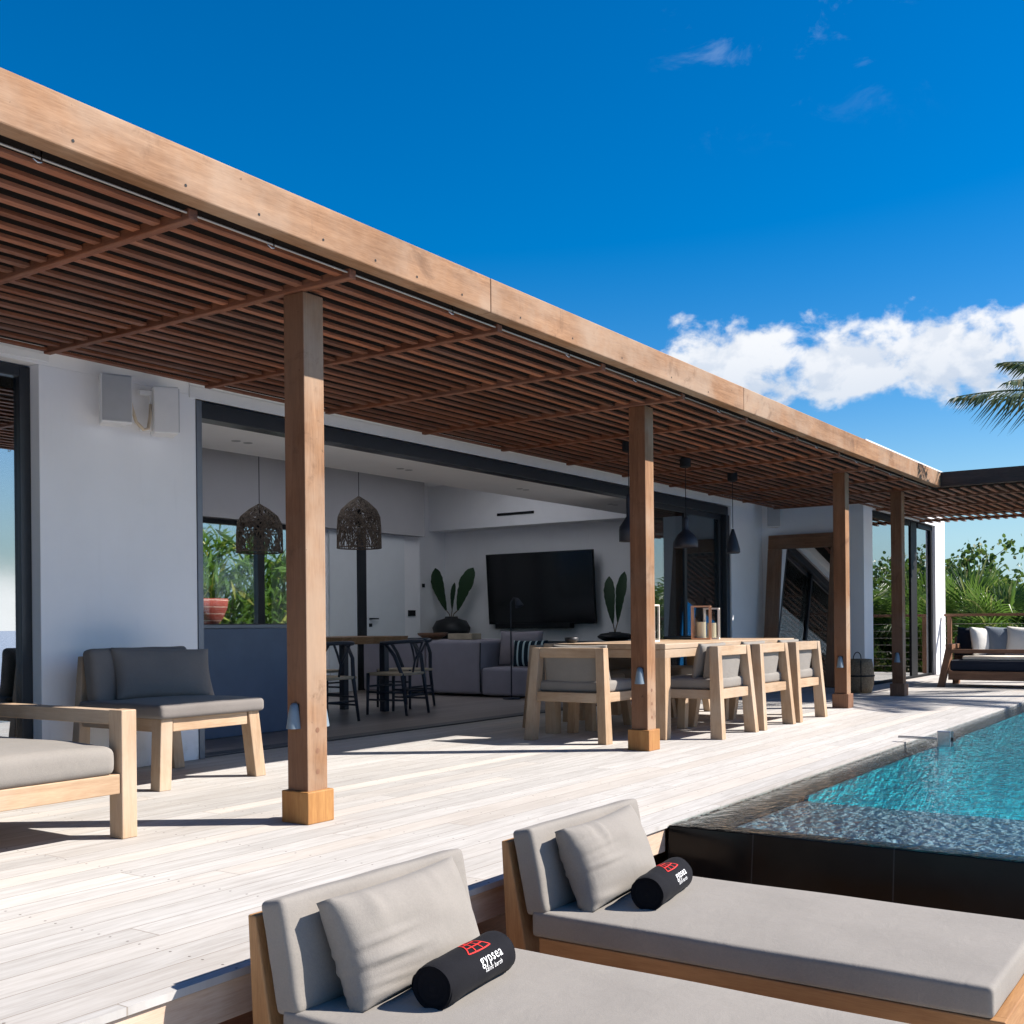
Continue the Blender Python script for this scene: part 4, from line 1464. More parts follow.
mpart('frame_stile', 'frame_wood_Z', mw - fw, mw, 0.0, mh - fw - 0.003)
mpart('frame_stile', 'frame_wood_Z', -mw, -mw + fw, 0.0, mh - fw - 0.003)
mpart('frame_rail', 'frame_wood_Y', -mw, mw, mh - fw, mh)
mpart('frame_rail', 'frame_wood_Y', -mw + fw + 0.003, mw - fw - 0.003, 0.0, fw)
mpart('mirror_glass', 'mirror_glass', -mw + fw - 0.01, mw - fw + 0.01, fw - 0.01, mh - fw + 0.01, -0.012, 0.0, 0.0)
mpart('backing', 'black_matte', -mw + 0.03, mw - 0.03, 0.03, mh - 0.03, 0.032, 0.04, 0.0)

bk = thing('basket', 'woven brown basket with a thin hoop handle beside the white wall', 'basket', (14.55, 4.50, 0))
MB().lathe([(0.0, 0.004), (0.155, 0.0), (0.185, 0.10), (0.195, 0.22), (0.18, 0.36), (0.165, 0.44), (0.155, 0.44), (0.165, 0.35), (0.17, 0.1), (0.0, 0.03)], 30).build('basket_body', 'basket_weave', bk, smooth=True)
MB().tube([(0.165 * math.cos(a), 0.02, 0.44 + 0.09 * math.sin(a)) for a in [math.pi * k / 14 for k in range(15)]], 0.006, 6).build('handle', 'black_matte', bk, smooth=True)
MB().lathe([(0.198, 0.215), (0.201, 0.225), (0.198, 0.235)], 30).build('band', 'black_matte', bk, smooth=True)
mb = MB()
mb.tube([(0.19 * math.cos(R(205)), 0.19 * math.sin(R(205)), z) for z in (0.02, 0.2, 0.43)], 0.006, 6, radii=[0.006] * 3)
mb.build('strap', 'black_matte', bk, smooth=True)

# ------------------------------------------------------------------ far sofa by the railing
fs_ = thing('outdoor_sofa', 'brown wooden outdoor sofa with splayed legs and charcoal cushions by the railing', 'sofa', (16.75, 2.95, 0))
# local: front -x at -0.48, back +x; length along y, left end +0.93
for sg in (1, -1):
    yy = sg * 0.93
    MB().leg(-0.47, yy - sg * 0.0, -0.40, yy - sg * 0.10, 0, 0.535, 0.09, 0.09).build('leg', 'brown_wood_Z', fs_, bevel=0.004)
    MB().leg(0.43, yy - sg * 0.0, 0.47, yy - sg * 0.03, 0, 0.70, 0.09, 0.09).build('leg', 'brown_wood_Z', fs_, bevel=0.004)
    MB().box(-0.44, 0.44, yy - sg * 0.10 - 0.045, yy - sg * 0.10 + 0.045, 0.536, 0.60).build('arm_rest', 'brown_wood_X', fs_, bevel=0.004)
MB().box(-0.45, -0.39, -0.84, 0.84, 0.10, 0.225).build('front_rail', 'brown_wood_Y', fs_, bevel=0.004)
MB().box(-0.47, -0.40, -0.79, 0.79, 0.475, 0.53).build('front_stretcher', 'brown_wood_Y', fs_, bevel=0.004)
MB().box(0.40, 0.45, -0.88, 0.88, 0.15, 0.72).build('back_panel', 'brown_wood_Y', fs_, bevel=0.004)
MB().box(-0.38, 0.39, -0.84, 0.84, 0.17, 0.22).build('seat_board', 'brown_wood_Y', fs_)
soft_box(0.80, 1.66, 0.15, 0.04, 8, 14, 0.01, 0.002, 41).build('seat_cushion', 'navy_fabric', fs_, (0.0, 0, 0.226), smooth=True)
soft_box(0.70, 1.50, 0.05, 0.02, 6, 10, 0.008, 0.003, 43).build('throw', 'cream_fabric', fs_, (0.0, -0.08, 0.382), smooth=True)
soft_box(0.14, 1.62, 0.36, 0.05, 4, 12, 0.01, 0.002, 42).build('back_cushion', 'navy_fabric', fs_, (0.31, 0, 0.39), (0, R(8), 0), smooth=True)


def far_pillow(label, y, z, mat, tilt, yaw, x=-0.02, wd=0.46):
    o = pillow(wd, 0.42, 0.17, 14, int(abs(y) * 100) + 3, 0.06, 0.005).build('pillow', mat, None, (16.75 + x, 2.95 + y, 0.38 + z), (R(-tilt), R(3), R(-90 + yaw)), smooth=True)
    return tag(o, label, 'pillow', 'pillows on the far sofa')


far_pillow('dark navy pillow leaning in the corner of the far sofa', 0.66, 0.04, 'navy_fabric', 16, -6, 0.10)
far_pillow('off-white pillow turned sideways on the far sofa beside the navy one', 0.42, 0.04, 'offwhite_fabric', 14, 52, 0.02)
far_pillow('blue-grey pillow in the middle of the far sofa row', 0.22, 0.05, 'slate_fabric', 16, 25, 0.08)
far_pillow('bright cream pillow on the far sofa, partly behind its armrest line', -0.06, 0.05, 'offwhite_fabric', 18, 6, 0.06, 0.50)
far_pillow('second bright cream pillow at the right of the far sofa row', -0.42, 0.05, 'offwhite_fabric', 18, -4, 0.06, 0.50)

# ------------------------------------------------------------------ railing
rl = thing('railing', 'brown wooden railing with horizontal steel cables along the far deck edge', 'railing', (20.35, 0.4, 0))
MB().box(-0.05, 0.05, -4.3, 4.38, 1.0, 1.045).build('top_rail', 'brown_wood_Y', rl, bevel=0.004)
for yy in (-4.2, -2.6, -1.0, 0.6, 2.35, 2.47, 4.30):
    MB().box(-0.035, 0.035, yy - 0.035, yy + 0.035, 0.0, 0.998).build('rail_post', 'brown_wood_Z', rl, bevel=0.003)
for k in range(7):
    z_ = 0.12 + 0.125 * k
    MB().tube([(0, -4.3, z_), (0, 4.38, z_)], 0.0045, 6).build('cable', 'wire', rl, smooth=True)

# ================================================================== INTERIOR THINGS
tv = thing('television', 'large black flat television tilted forward on the living room wall', 'television', (14.60, 9.42, 1.50))
o = MB().box(-0.06, -0.02, -0.99, 0.99, -0.56, 0.56).build('housing', 'black_matte', tv, bevel=0.004)
o.rotation_euler = (0, R(-4), 0)
o.location = (-0.10, 0, 0)
o2 = MB().box(-0.0625, -0.0605, -0.975, 0.975, -0.545, 0.545).build('screen', 'screen_black', tv)
o2.rotation_euler = (0, R(-4), 0)
o2.location = (-0.10, 0, 0)
MB().box(-0.12, -0.02, -0.25, 0.25, -0.2, 0.2).build('wall_mount', 'black_matte', tv)
sb = MB().box(14.42, 14.55, 8.85, 10.25, 0.87, 0.955)
tag(sb.build('sound_bar', 'black_matte', bevel=0.01), 'long black sound bar under the television', 'sound bar')
mc = thing('media_console', 'low dark console along the television wall', 'console', (14.28, 9.45, 0))
MB().box(-0.30, 0.30, -1.9, 1.9, 0.08, 0.64).build('cabinet', 'blued_black', mc, bevel=0.004)
MB().box(-0.31, 0.31, -1.92, 1.92, 0.642, 0.672).build('cabinet_top', 'blued_black', mc, bevel=0.003)
MB().box(-0.25, 0.25, -1.8, 1.8, 0.0, 0.079).build('plinth', 'black_matte', mc)


def banana_leaf(mb, base, tip, width, bend, n=12, notch=0.12, seed=0):
    rnd = random.Random(seed)
    b, tp = Vector(base), Vector(tip)
    ax = tp - b
    L = ax.length
    side = ax.cross(Vector((1, 0.2, 0))).normalized()
    out = ax.cross(side).normalized()
    rows = []
    for i in range(n + 1):
        s = i / n
        c = b + ax * s + out * bend * math.sin(math.pi * s) * L
        wd = width * (0.12 + 0.88 * min(1.0, s * 1.5) ** 0.8) * max(0.0, 1 - s ** 5) ** 0.6 * (1 - notch * rnd.random() * (i % 2))
        wd = max(wd, 0.004)
        rows.append((c - side * wd + out * 0.25 * wd, c, c + side * wd + out * 0.25 * wd))
    k = len(mb.v)
    for r in rows:
        mb.v += [tuple(q) for q in r]
    for i in range(n):
        a = k + i * 3
        mb.f += [(a, a + 1, a + 4, a + 3), (a + 1, a + 2, a + 5, a + 4)]


def vase_plant(label, loc, leaves, potr, poth):
    t = thing('potted_plant', label, 'potted plant', loc)
    MB().lathe([(0.0, 0.0), (potr * 0.55, 0.0), (potr * 0.95, poth * 0.35), (potr, poth * 0.55), (potr * 0.8, poth * 0.82), (potr * 0.35, poth * 0.93), (potr * 0.33, poth), (potr * 0.28, poth), (potr * 0.26, poth * 0.9)], 28).build('pot', 'pot_black', t, smooth=True)
    mb, st = MB(), MB()
    for i, (dy, dz, wd, bz) in enumerate(leaves):
        bs = (0, dy * 0.30, poth + bz)
        banana_leaf(mb, bs, (0.02, dy, poth + dz), wd, 0.05, 14, 0.15, i)
        st.tube([(0, 0, poth * 0.8), (0, dy * 0.12, poth + bz * 0.4), bs], 0.008, 6)
    mb.build('leaves', 'house_leaf', t, smooth=True, recalc=False)
    st.build('stems', 'stem_brown', t, smooth=True)
    return t


vase_plant('two big paddle leaves in a round dark pot, left of the television', (14.28, 11.02, 0.673), [(0.34, 0.80, 0.13, 0.10), (-0.44, 0.78, 0.14, 0.10), (-0.06, 0.55, 0.05, 0.1)], 0.31, 0.40)
vase_plant('two upright paddle leaves in a low dark pot, right of the television', (14.26, 7.98, 0.673), [(0.10, 0.82, 0.10, 0.12), (-0.16, 0.88, 0.09, 0.14)], 0.26, 0.14)

# lounge sofa seen from behind
ls = thing('lounge_sofa', 'grey upholstered lounge sofa with chaise in front of the television', 'sofa', (11.65, 9.1, 0))
soft_box(1.05, 0.92, 0.70, 0.05, 6, 6, 0.01, 0.002, 51).build('sofa_module', 'sofa_grey', ls, (0.53, 0.0 - 0.11, 0.03), smooth=True)
soft_box(1.05, 1.10, 0.70, 0.05, 6, 6, 0.01, 0.002, 52).build('sofa_module', 'sofa_grey', ls, (0.53, 0.92, 0.03), smooth=True)
soft_box(1.6, 0.84, 0.36, 0.05, 8, 6, 0.01, 0.002, 53).build('chaise', 'sofa_grey', ls, (0.80, -1.01, 0.02), smooth=True)
MB().tube([(-0.005, -0.58, 0.06), (-0.012, -0.58, 0.4), (0.0, -0.58, 0.70)], 0.008, 6).build('seam', 'black_matte', ls, smooth=True)
o = pillow(0.62, 0.46, 0.17, 14, 61, 0.05, 0.004).build('pillow', 'cushion_mauve', None, (12.05, 8.18, 0.40), (R(-12), 0, R(-82)), smooth=True)
tag(o, 'plain mauve-grey pillow standing on the lounge chaise', 'pillow')
o = pillow(0.46, 0.34, 0.15, 14, 62, 0.05, 0.003).build('pillow', 'striped_fabric', None, (11.84, 7.88, 0.395), (R(-10), 0, R(-76)), smooth=True)
tag(o, 'dark pillow with pale vertical stripes on the lounge chaise', 'pillow')
fl = thing('floor_lamp', 'thin dark floor lamp with a small tilted head beside the lounge chaise', 'floor lamp', (11.5, 7.93, 0))
MB().lathe([(0, 0), (0.11, 0), (0.11, 0.015), (0.0, 0.02)], 20).build('base', 'blued_black', fl)
MB().tube([(0, 0, 0.015), (0, 0, 1.22), (0.02, -0.03, 1.27), (0.04, -0.06, 1.27)], 0.009, 8).build('pole', 'blued_black', fl, smooth=True)
mb = MB().lathe([(0.02, 0.05), (0.03, 0.03), (0.055, -0.06), (0.05, -0.06), (0.02, 0.03)], 16)
o = mb.build('lamp_shade', 'blued_black', fl, (0.05, -0.075, 1.22), (R(-25), 0, 0), smooth=True)

# inner dining table with slab top and wishbone chairs
it = thing('slab_table', 'rough live-edge wooden slab table on dark legs inside the room', 'table', (8.6, 8.35, 0))
mb = MB()
n = 14
rnd = random.Random(5)
top, bot = [], []
ed0 = [(-1.0 + 1.9 * i / n, -0.42 + rnd.uniform(-0.025, 0.025)) for i in range(n + 1)]
ed1 = [(-1.0 + 1.9 * i / n, 0.42 + rnd.uniform(-0.025, 0.025)) for i in range(n + 1)]
ring = ed0 + ed1[::-1]
m = len(ring)
mb.v = [(x_, y_, 0.825) for x_, y_ in ring] + [(x_ * 0.995, y_ * 0.93, 0.745) for x_, y_ in ring]
mb.f = [tuple(range(m)), tuple(range(2 * m - 1, m - 1, -1))] + [(i, (i + 1) % m, m + (i + 1) % m, m + i) for i in range(m)]
mb.build('tabletop', 'table_slab_wood', it, bevel=0.006)
for x_ in (-0.75, 0.62):
    for y_ in (-0.30, 0.30):
        MB().leg(x_, y_, x_, y_, 0, 0.744, 0.075, 0.075).build('leg', 'blued_black', it, bevel=0.004)


def make_wishbone(label):
    """dark chair with a bowed back rail; back is at local +x"""
    t = thing('wishbone_chair', label, 'chair', (0, 0, 0), 0, 'wishbone chairs indoors')
    for sy in (-1, 1):
        MB().tube([(-0.22, sy * 0.24, 0), (-0.21, sy * 0.235, 0.44)], 0.018, 8, radii=[0.014, 0.02]).build('leg', 'blued_black', t, smooth=True)
        MB().tube([(0.26, sy * 0.21, 0), (0.20, sy * 0.20, 0.42), (0.14, sy * 0.25, 0.62), (0.05, sy * 0.27, 0.745)], 0.019, 8, radii=[0.014, 0.021, 0.02, 0.018]).build('leg', 'blued_black', t, smooth=True)
    arc = [(0.02 + 0.26 * math.sin(math.pi * k / 14) - 0.02, -0.30 * math.cos(math.pi * k / 14), 0.755 + 0.02 * math.sin(math.pi * k / 14)) for k in range(15)]
    MB().tube(arc, 0.02, 8).build('back_rail', 'blued_black', t, smooth=True)
    MB().tube([(0.20, 0, 0.44), (0.225, 0, 0.56), (0.245, -0.06, 0.67), (0.25, -0.11, 0.765)], 0.012, 6).tube([(0.225, 0, 0.56), (0.245, 0.06, 0.67), (0.25, 0.11, 0.765)], 0.012, 6).build('back_splat', 'blued_black', t, smooth=True)
    MB().box(-0.235, 0.215, -0.235, 0.235, 0.415, 0.445).build('seat', 'rope_seat', t, bevel=0.01)
    mb = MB()
    for sy in (-1, 1):
        mb.tube([(-0.215, sy * 0.238, 0.24), (0.225, sy * 0.205, 0.24)], 0.011, 6)
        mb.tube([(-0.215, sy * 0.238, 0.16), (0.235, sy * 0.207, 0.16)], 0.011, 6)
    mb.tube([(-0.215, -0.238, 0.30), (-0.215, 0.238, 0.30)], 0.011, 6).tube([(0.22, -0.205, 0.20), (0.22, 0.205, 0.20)], 0.011, 6)
    mb.build('stretchers', 'blued_black', t, smooth=True)
    return t


wb = make_wishbone('dark wishbone chair at the sofa end of the indoor slab table')
wb.location = (9.86, 8.28, 0)
for lab, x_, y_, rz in (('dark wishbone chair pushed under the slab table beside the nearest post', 7.95, 7.72, -92),
                        ('dark wishbone chair on the doorway side near the slab table end', 9.05, 7.72, -84),
                        ('dark wishbone chair on the window side of the slab table, near the post', 8.1, 8.98, 92),
                        ('dark wishbone chair on the window side of the slab table, near the white door', 9.1, 8.98, 86)):
    c = copy_tree(wb)
    c.location = (x_, y_, 0)
    c.rotation_euler = (0, 0, R(rz))
    c['label'] = lab
tl = thing('table_lamp', 'little black mushroom lamp on the indoor slab table', 'table lamp', (8.42, 8.25, 0.826))
MB().lathe([(0, 0), (0.045, 0), (0.045, 0.012), (0.008, 0.016), (0.008, 0.12), (0.0, 0.12)], 18).build('stand', 'black_matte', tl, smooth=False)
MB().lathe([(0.0, 0.165), (0.03, 0.16), (0.055, 0.14), (0.06, 0.12), (0.0, 0.12)], 18).build('lamp_shade', 'black_matte', tl, smooth=True)
bx = MB().box(-0.11, 0.11, -0.2, 0.2, 0.0, 0.08)
tag(bx.build('box', 'rope_seat', None, (11.95, 9.0, 0.742), bevel=0.006), 'low tan box on the back of the lounge sofa', 'box')
bx = MB().lathe([(0.0, 0.0), (0.10, 0.0), (0.20, 0.06), (0.21, 0.09), (0.19, 0.09), (0.1, 0.02), (0.0, 0.015)], 24)
tag(bx.build('bowl', 'brown_wood_X', None, (11.95, 9.55, 0.742), smooth=True), 'wide brown bowl on the back of the lounge sofa', 'bowl')


# woven pendant lamps
def woven_pendant(label, loc, ztop, h, rad, seed):
    t = thing('pendant_lamp', label, 'pendant lamp', loc, 0, 'woven pendant lamps')
    rnd = random.Random(seed)
    prof = [(0.02, 0.0), (0.42, -0.11), (0.80, -0.26), (0.95, -0.40), (0.99, -0.60), (1.0, -1.0)]

    def at(s):
        s = s * (len(prof) - 1)
        i = min(int(s), len(prof) - 2)
        f = s - i
        return (prof[i][0] * (1 - f) + prof[i + 1][0] * f) * rad, (prof[i][1] * (1 - f) + prof[i + 1][1] * f) * h
    mb = MB()
    for k in range(430):
        a0, s0 = rnd.uniform(0, 6.283), rnd.uniform(0, 0.9)
        da, ds = rnd.uniform(-1.1, 1.1), rnd.uniform(0.15, 0.5)
        pts = []
        for q in range(6):
            s_ = min(1.0, s0 + ds * q / 5)
            r_, z_ = at(s_)
            a_ = a0 + da * q / 5
            pts.append((r_ * math.cos(a_), r_ * math.sin(a_), ztop + z_))
        mb.tube(pts, 0.0042, 4, caps=False)
    for s_ in (0.02, 0.6, 0.8, 1.0):
        r_, z_ = at(s_)
        mb.tube([(r_ * math.cos(a), r_ * math.sin(a), ztop + z_) for a in [6.2832 * q / 28 for q in range(29)]], 0.008 if s_ in (1.0,) else 0.006, 5, caps=False)
    mb.build('lamp_shade', 'lamp_weave', t, smooth=True)
    MB().lathe([(0.0, -0.42), (0.03, -0.42), (0.03, -0.50), (0.05, -0.54), (0.05, -0.60), (0.0, -0.63)], 12, (0, 0, ztop + 0.28)).build('bulb_holder', 'black_matte', t, smooth=True)
    MB().tube([(0, 0, 0), (0, 0, ztop - 0.15)], 0.004, 6).build('cord', 'black_matte', t)
    return t


woven_pendant('woven rattan pendant lamp hanging in front of the garden window', (7.84, 8.5, 3.19), 2.19 - 3.19, 0.49, 0.232, 1)
woven_pendant('woven rattan pendant lamp hanging just right of the nearest post', (9.33, 8.5, 3.19), 2.40 - 3.19, 0.58, 0.248, 2)


# ================================================================== VEGETATION
def fan_leaf(mb, base, direction, up, size, rnd, segs=42, droop=0.25, spread=150):
    """one palmate leaf: blades radiating from the end of a stalk"""
    d = Vector(direction).normalized()
    u = Vector(up)
    s = d.cross(u).normalized()
    nrm = s.cross(d).normalized()
    b = Vector(base)
    for k in range(segs):
        a = R(-spread + 2 * spread * k / (segs - 1))
        dirv = (d * math.cos(a) + s * math.sin(a)).normalized()
        L = size * (0.72 + 0.28 * math.cos(a * 0.6)) * rnd.uniform(0.9, 1.06)
        side = dirv.cross(nrm).normalized()
        wd = 0.023 * size * rnd.uniform(0.85, 1.2)
        lift = nrm * 0.10 * size * math.cos(a)
        p0 = b
        p1 = b + dirv * L * 0.5 + lift * 0.5
        dr = Vector((0, 0, -1)) * L * droop * rnd.uniform(0.5, 1.4)
        p2 = b + dirv * L * 0.82 + lift * 0.4 + dr * 0.35
        p3 = b + dirv * L + dr
        fold = nrm * wd * 0.5
        i = len(mb.v)
        mb.v += [tuple(p0), tuple(p1 - side * wd + fold), tuple(p1), tuple(p1 + side * wd + fold), tuple(p2 - side * wd * 0.6 + fold * 0.5), tuple(p2), tuple(p2 + side * wd * 0.6 + fold * 0.5), tuple(p3)]
        mb.f += [(i, i + 1, i + 2), (i, i + 2, i + 3), (i + 1, i + 4, i + 5, i + 2), (i + 2, i + 5, i + 6, i + 3), (i + 4, i + 7, i + 5), (i + 5, i + 7, i + 6)]


def fan_palm(label, loc, trunk_h, nleaf, size, seed):
    rnd = random.Random(seed)
    t = thing('fan_palm', label, 'palm', loc, 0, 'fan palms beyond the railing')
    mb, st = MB(), MB()
    c = Vector((0, 0, trunk_h))
    for k in range(nleaf):
        az = k * 2.399 + rnd.uniform(-0.3, 0.3)
        e = R(rnd.uniform(-20, 80) if k > 3 else rnd.uniform(55, 85))
        d = Vector((math.cos(az) * math.cos(e), math.sin(az) * math.cos(e), math.sin(e)))
        pl_ = size * rnd.uniform(0.75, 1.15)
        tip = c + d * pl_
        st.tube([tuple(c), tuple(c + d * pl_ * 0.5 + Vector((0, 0, 0.04))), tuple(tip)], 0.012, 5, radii=[0.022, 0.013, 0.009])
        dd = (d + Vector((0, 0, -0.15))).normalized()
        up = Vector((0, 0, 1)) if abs(dd.z) < 0.9 else Vector((math.cos(az), math.sin(az), 0))
        fan_leaf(mb, tip, dd, up, size * rnd.uniform(0.8, 1.1), rnd, droop=rnd.uniform(0.1, 0.4))
    mb.build('fronds', 'fan_leaf', t, recalc=False)
    st.build('stalks', 'fan_leaf', t, smooth=True)
    MB().tube([(0, 0, 0), (0.03, 0.02, trunk_h * 0.5), (0, 0, trunk_h)], 0.1, 10, radii=[0.16, 0.13, 0.12]).build('trunk', 'trunk_grey', t, smooth=True)
    return t


FP = [('low fan palm close behind the far sofa', (22.6, 4.25, -0.75), 0.9, 26, 0.9, 11),
      ('broad dark fan palm with a bright fold, right behind the railing posts', (22.5, 2.55, -0.75), 1.0, 28, 1.0, 12),
      ('arching yellow-tinged fan palm beside the white house corner', (23.6, 5.1, -0.75), 1.1, 26, 1.0, 13),
      ('tall fan palm at the right edge beyond the railing', (23.9, 1.6, -0.75), 1.25, 26, 1.0, 14),
      ('fan palm farther back between the sofa and the shrubs', (24.8, 3.5, -0.75), 1.1, 26, 1.0, 15),
      ('fan palm along the railing, mirrored in the wing window', (22.6, 0.2, -0.75), 1.0, 24, 1.0, 16),
      ('fan palm farther along the railing, mirrored in the wing glass', (23.2, -1.7, -0.75), 1.2, 24, 1.0, 17),
      ('fan palm at the seaward end of the railing, mirrored in the glass', (22.8, -3.4, -0.75), 1.1, 24, 1.0, 18)]
for f_ in FP:
    fan_palm(*f_)


def shrub(label, loc, h, rad, nleaf, seed, name='sea_grape_shrub', mat='shrub_leaf', leaf=0.10, group='round-leaved shrubs', narrow=False, cat='shrub'):
    rnd = random.Random(seed)
    t = thing(name, label, cat, loc, 0, group)
    st, mb = MB(), MB()
    tips = []
    nb = 11
    for k in range(nb):
        az = k * 2.399 + rnd.uniform(-0.4, 0.4)
        e = R(rnd.uniform(38, 86))
        L = h * rnd.uniform(0.72, 1.0)
        d = Vector((math.cos(az) * math.cos(e) * rad / h * 1.3, math.sin(az) * math.cos(e) * rad / h * 1.3, math.sin(e)))
        pts = [Vector((0, 0, 0))]
        p = Vector((rnd.uniform(-.1, .1), rnd.uniform(-.1, .1), 0.0))
        for q in range(1, 6):
            p = p + d * L / 5 + Vector((rnd.uniform(-1, 1), rnd.uniform(-1, 1), rnd.uniform(-0.3, 0.3))) * L * 0.05
            pts.append(p.copy())
            if q >= 2:
                tips.append((p.copy(), 0.16 + 0.10 * rad * (1.2 - q / 6)))
                for _ in range(2):
                    z_ = p + Vector((rnd.uniform(-1, 1), rnd.uniform(-1, 1), rnd.uniform(-0.4, 0.8))) * 0.32 * rad
                    st.tube([tuple(p), tuple(z_)], 0.006, 4, caps=False)
                    tips.append((z_, 0.17 * rad + 0.06))
        st.tube([tuple(q) for q in pts], 0.03, 6, radii=[0.04, 0.03, 0.024, 0.018, 0.012, 0.006])
    per = max(1, nleaf // len(tips))
    for (c, sp_) in tips:
        for _ in range(per):
            g = Vector((rnd.gauss(0, 1), rnd.gauss(0, 1), rnd.gauss(0, 0.8))) * sp_ * 0.48
            p = c + g
            if p.z < 0.05:
                continue
            nrm = Vector((rnd.gauss(0, 0.7), rnd.gauss(0, 0.7), rnd.uniform(0.1, 1.0))).normalized()
            a = nrm.cross(Vector((rnd.gauss(0, 1), rnd.gauss(0, 1), 0.1))).normalized()
            b_ = nrm.cross(a)
            s_ = leaf * rnd.uniform(0.65, 1.25)
            i = len(mb.v)
            if narrow:
                mb.v += [tuple(p - a * s_ * 1.6), tuple(p + b_ * s_ * 0.24), tuple(p + a * s_ * 1.6 - nrm * s_ * 0.5), tuple(p - b_ * s_ * 0.24)]
                mb.f += [(i, i + 1, i + 2, i + 3)]
            else:
                mb.v += [tuple(p + (a * math.cos(q) + b_ * math.sin(q) * 0.85) * s_ * 0.55 + nrm * 0.08 * s_ * math.cos(2 * q)) for q in [1.0472 * z for z in range(6)]]
                mb.f += [tuple(i + z for z in range(6))]
    mb.build('foliage', mat, t, recalc=False)
    st.build('branches', 'stem_brown', t, smooth=True)
    return t


SG = [('tall sea grape shrub rising right beside the white house corner', (25.4, 5.6, -0.75), 3.1, 1.5, 5200, 21),
      ('sea grape shrub with sparse top behind the middle of the far sofa', (26.2, 4.2, -0.75), 3.0, 1.5, 5200, 22),
      ('thin twiggy shrub showing sky through it above the palms', (26.8, 3.0, -0.75), 3.05, 1.3, 2800, 23),
      ('yellow-green shrub crown at the right edge above the palms', (26.6, 1.5, -0.75), 3.1, 1.5, 5200, 24),
      ('dense shrub standing farthest back behind the fan palms', (28.4, 3.2, -0.75), 3.05, 2.0, 5600, 25),
      ('shrub farther along the hedge, mirrored in the wing window', (25.8, -0.6, -0.75), 3.0, 1.5, 2800, 26),
      ('shrub toward the sea end of the hedge, mirrored in the wing window', (25.6, -2.8, -0.75), 2.9, 1.5, 2800, 27)]
for s_ in SG:
    shrub(*s_)
# low fill planting close behind the railing
for i, (x_, y_) in enumerate(((21.3, 4.7), (21.4, 3.5), (21.3, 2.1), (21.4, 0.6))):
    shrub(['low leafy bush at the railing foot next to the house corner', 'low leafy bush behind the far sofa back', 'low leafy bush behind the railing posts', 'low leafy bush at the railing foot, mostly outside the frame'][i],
          (x_, y_, -0.7), 1.35, 0.75, 420, 60 + i, 'low_bush', 'fan_leaf', 0.10, 'low bushes by the railing', True, 'bush')

# garden behind the window: sunny hedge and planter
gw = MB().box(7.5, 16.5, 14.35, 14.55, -0.8, 0.93)
tag(gw.build('garden_wall', 'white_plaster', bevel=0.01), 'low pale garden wall seen through the back window', 'wall')
GP = [('bright leafy garden plant at the left of the back window', (11.2, 15.3, -0.75), 3.3, 1.2, 31),
      ('bright leafy garden plant behind the window mullion', (12.7, 15.1, -0.75), 3.2, 1.2, 32),
      ('bright leafy garden plant behind the nearest post', (14.1, 15.2, -0.75), 3.3, 1.2, 33),
      ('taller garden plant filling the back of the window view', (13.2, 17.0, -0.75), 4.0, 1.8, 34),
      ('taller garden plant at the far left of the window view', (11.6, 17.2, -0.75), 4.1, 1.8, 35),
      ('garden plant at the right end of the window view', (15.6, 15.6, -0.75), 3.4, 1.3, 36)]
for i, (lab, loc, h_, r_, sd_) in enumerate(GP):
    shrub(lab, loc, h_, r_, 1500 if i not in (3, 4) else 2200, sd_, 'garden_plant', 'garden_leaf', 0.15, 'sunny garden plants behind the house', True, 'plant')
pt = thing('planter', 'red woven planter basket on the ledge outside the back window', 'planter', (12.02, 14.45, 0.931))
MB().lathe([(0.0, 0.0), (0.24, 0.0), (0.37, 0.14), (0.44, 0.32), (0.46, 0.47), (0.43, 0.47), (0.40, 0.3), (0.0, 0.25)], 30).build('planter_basket', 'red_woven', pt, smooth=True)
MB().lathe([(0.0, 0.40), (0.42, 0.40)], 24).build('soil', 'soil', pt)
mb = MB()
rnd = random.Random(77)
for k in range(60):
    a = rnd.uniform(0, 6.283)
    e = R(rnd.uniform(35, 88))
    L = rnd.uniform(0.4, 0.85)
    b0 = Vector((rnd.uniform(-.25, .25), rnd.uniform(-.25, .25), 0.4))
    d = Vector((math.cos(a) * math.cos(e), math.sin(a) * math.cos(e), math.sin(e)))
    s_ = d.cross(Vector((0, 0, 1))).normalized() * 0.03
    i = len(mb.v)
    mid = b0 + d * L * 0.55 + Vector((0, 0, 0.04))
    tip = b0 + d * L + Vector((0, 0, -0.12 * L))
    mb.v += [tuple(b0), tuple(mid - s_), tuple(tip), tuple(mid + s_)]
    mb.f += [(i, i + 1, i + 2, i + 3)]
mb.build('leaves', 'garden_leaf', pt, recalc=False)


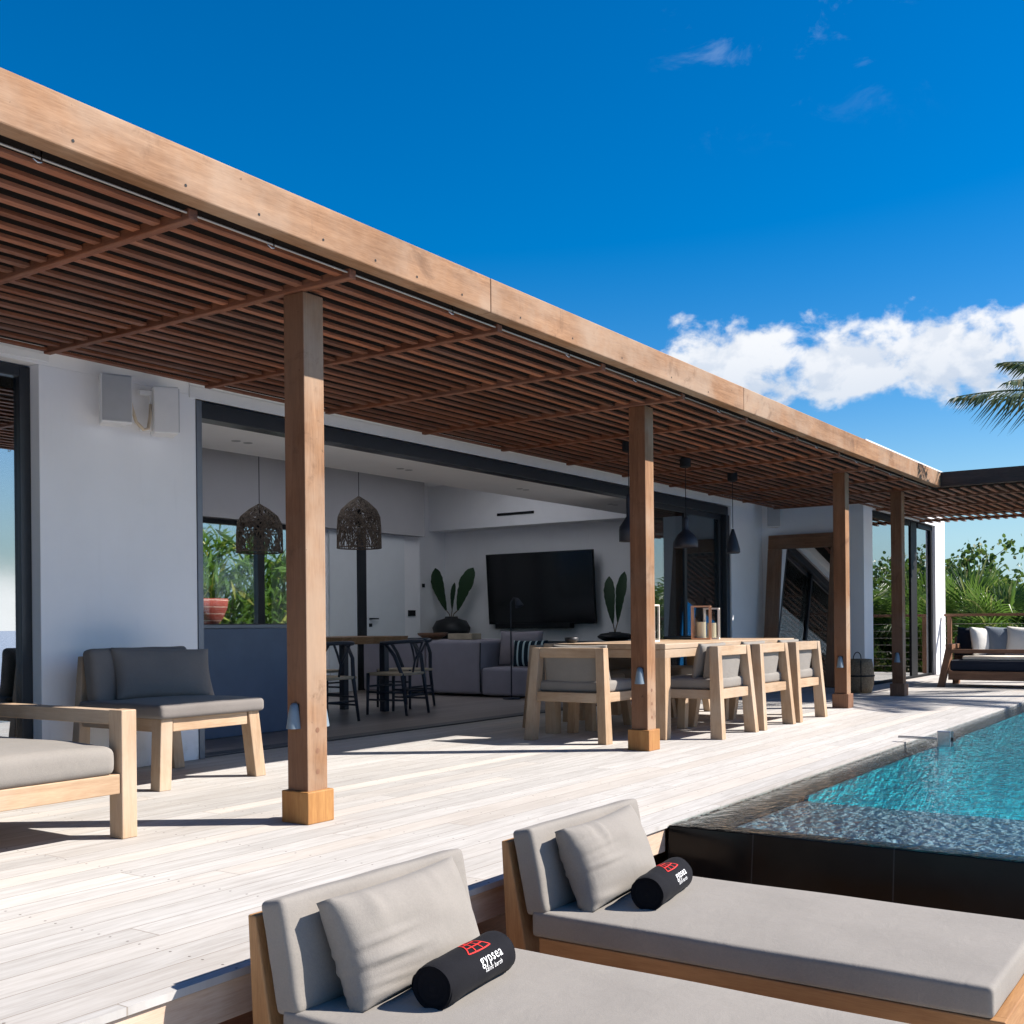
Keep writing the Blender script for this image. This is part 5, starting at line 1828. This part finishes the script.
# coconut palm standing just outside the right edge
def coconut_palm(label, loc, crown, fronds, seed):
    rnd = random.Random(seed)
    t = thing('coconut_palm', label, 'palm', loc, 0)
    c = Vector(crown) - Vector(loc)
    tr_ = [(c.x * q ** 1.5, c.y * q ** 1.5, c.z * q) for q in [k / 10 for k in range(11)]]
    MB().tube(tr_, 0.12, 12, radii=[0.17 - 0.007 * k + (0.012 if k % 2 else 0) for k in range(11)]).build('trunk', 'trunk_grey', t, smooth=True)
    for (az, e0, L, sag) in fronds:
        st, mb = MB(), MB()
        a = R(az)
        h = Vector((math.cos(a), math.sin(a), 0))
        pts = []
        N = 26
        for k in range(N + 1):
            s = k / N
            x_ = L * (s * math.cos(R(e0)) * (1 - 0.05 * s))
            z_ = L * (s * math.sin(R(e0)) - sag * s * s)
            pts.append(c + h * x_ + Vector((0, 0, z_)))
        st.tube([tuple(q) for q in pts], 0.012, 6, radii=[0.028 * (1 - 0.88 * k / N) + 0.002 for k in range(N + 1)])
        side = h.cross(Vector((0, 0, 1)))
        M = 62
        for k in range(6, M):
            s = k / (M - 1)
            f = s * N
            i0 = min(int(f), N - 1)
            p = pts[i0].lerp(pts[i0 + 1], f - i0)
            tg = (pts[i0 + 1] - pts[i0]).normalized()
            ll = L * 0.27 * (math.sin(math.pi * min(1, 0.12 + 0.88 * s) ** 0.8) * 0.8 + 0.2) * rnd.uniform(0.88, 1.1)
            for sg in (-1, 1):
                fwd = 0.45 + 0.9 * s ** 2
                d = (side * sg * 0.8 + tg * fwd + Vector((0, 0, -0.28 - 0.30 * rnd.random()))).normalized()
                wv = d.cross(tg).normalized().cross(d).normalized() * 0.017
                m_ = p + d * ll * 0.5
                tip = p + d * ll + Vector((0, 0, -0.30 * ll * rnd.uniform(0.6, 1.3)))
                i = len(mb.v)
                mb.v += [tuple(p), tuple(m_ - wv), tuple(tip), tuple(m_ + wv)]
                mb.f += [(i, i + 1, i + 2, i + 3)]
        fr = st.build('frond', 'palm_leaf', t, smooth=True)
        mb.build('leaflets', 'palm_leaf', fr, recalc=False)
    return t


fa = math.degrees(math.atan2(0.824, -0.567))     # heading that runs leftwards across the picture
fr = [(fa + 2, 14, 2.72, 0.20), (fa - 25, 38, 2.3, 0.30), (fa + 24, 15, 2.7, 0.22), (fa + 50, 26, 2.5, 0.32), (fa + 85, 14, 2.7, 0.25), (fa + 100, 22, 2.6, 0.30), (fa + 118, 12, 2.6, 0.25)]
for k in range(9):
    fr.append((fa + 135 + 22 * k, 20 + 25 * (k % 3), 2.5, 0.42))
coconut_palm('coconut palm leaning in from the right, frond tips against the cloud', (16.0, 0.4, 0.0), (16.1, 1.25, 3.62), fr, 5)
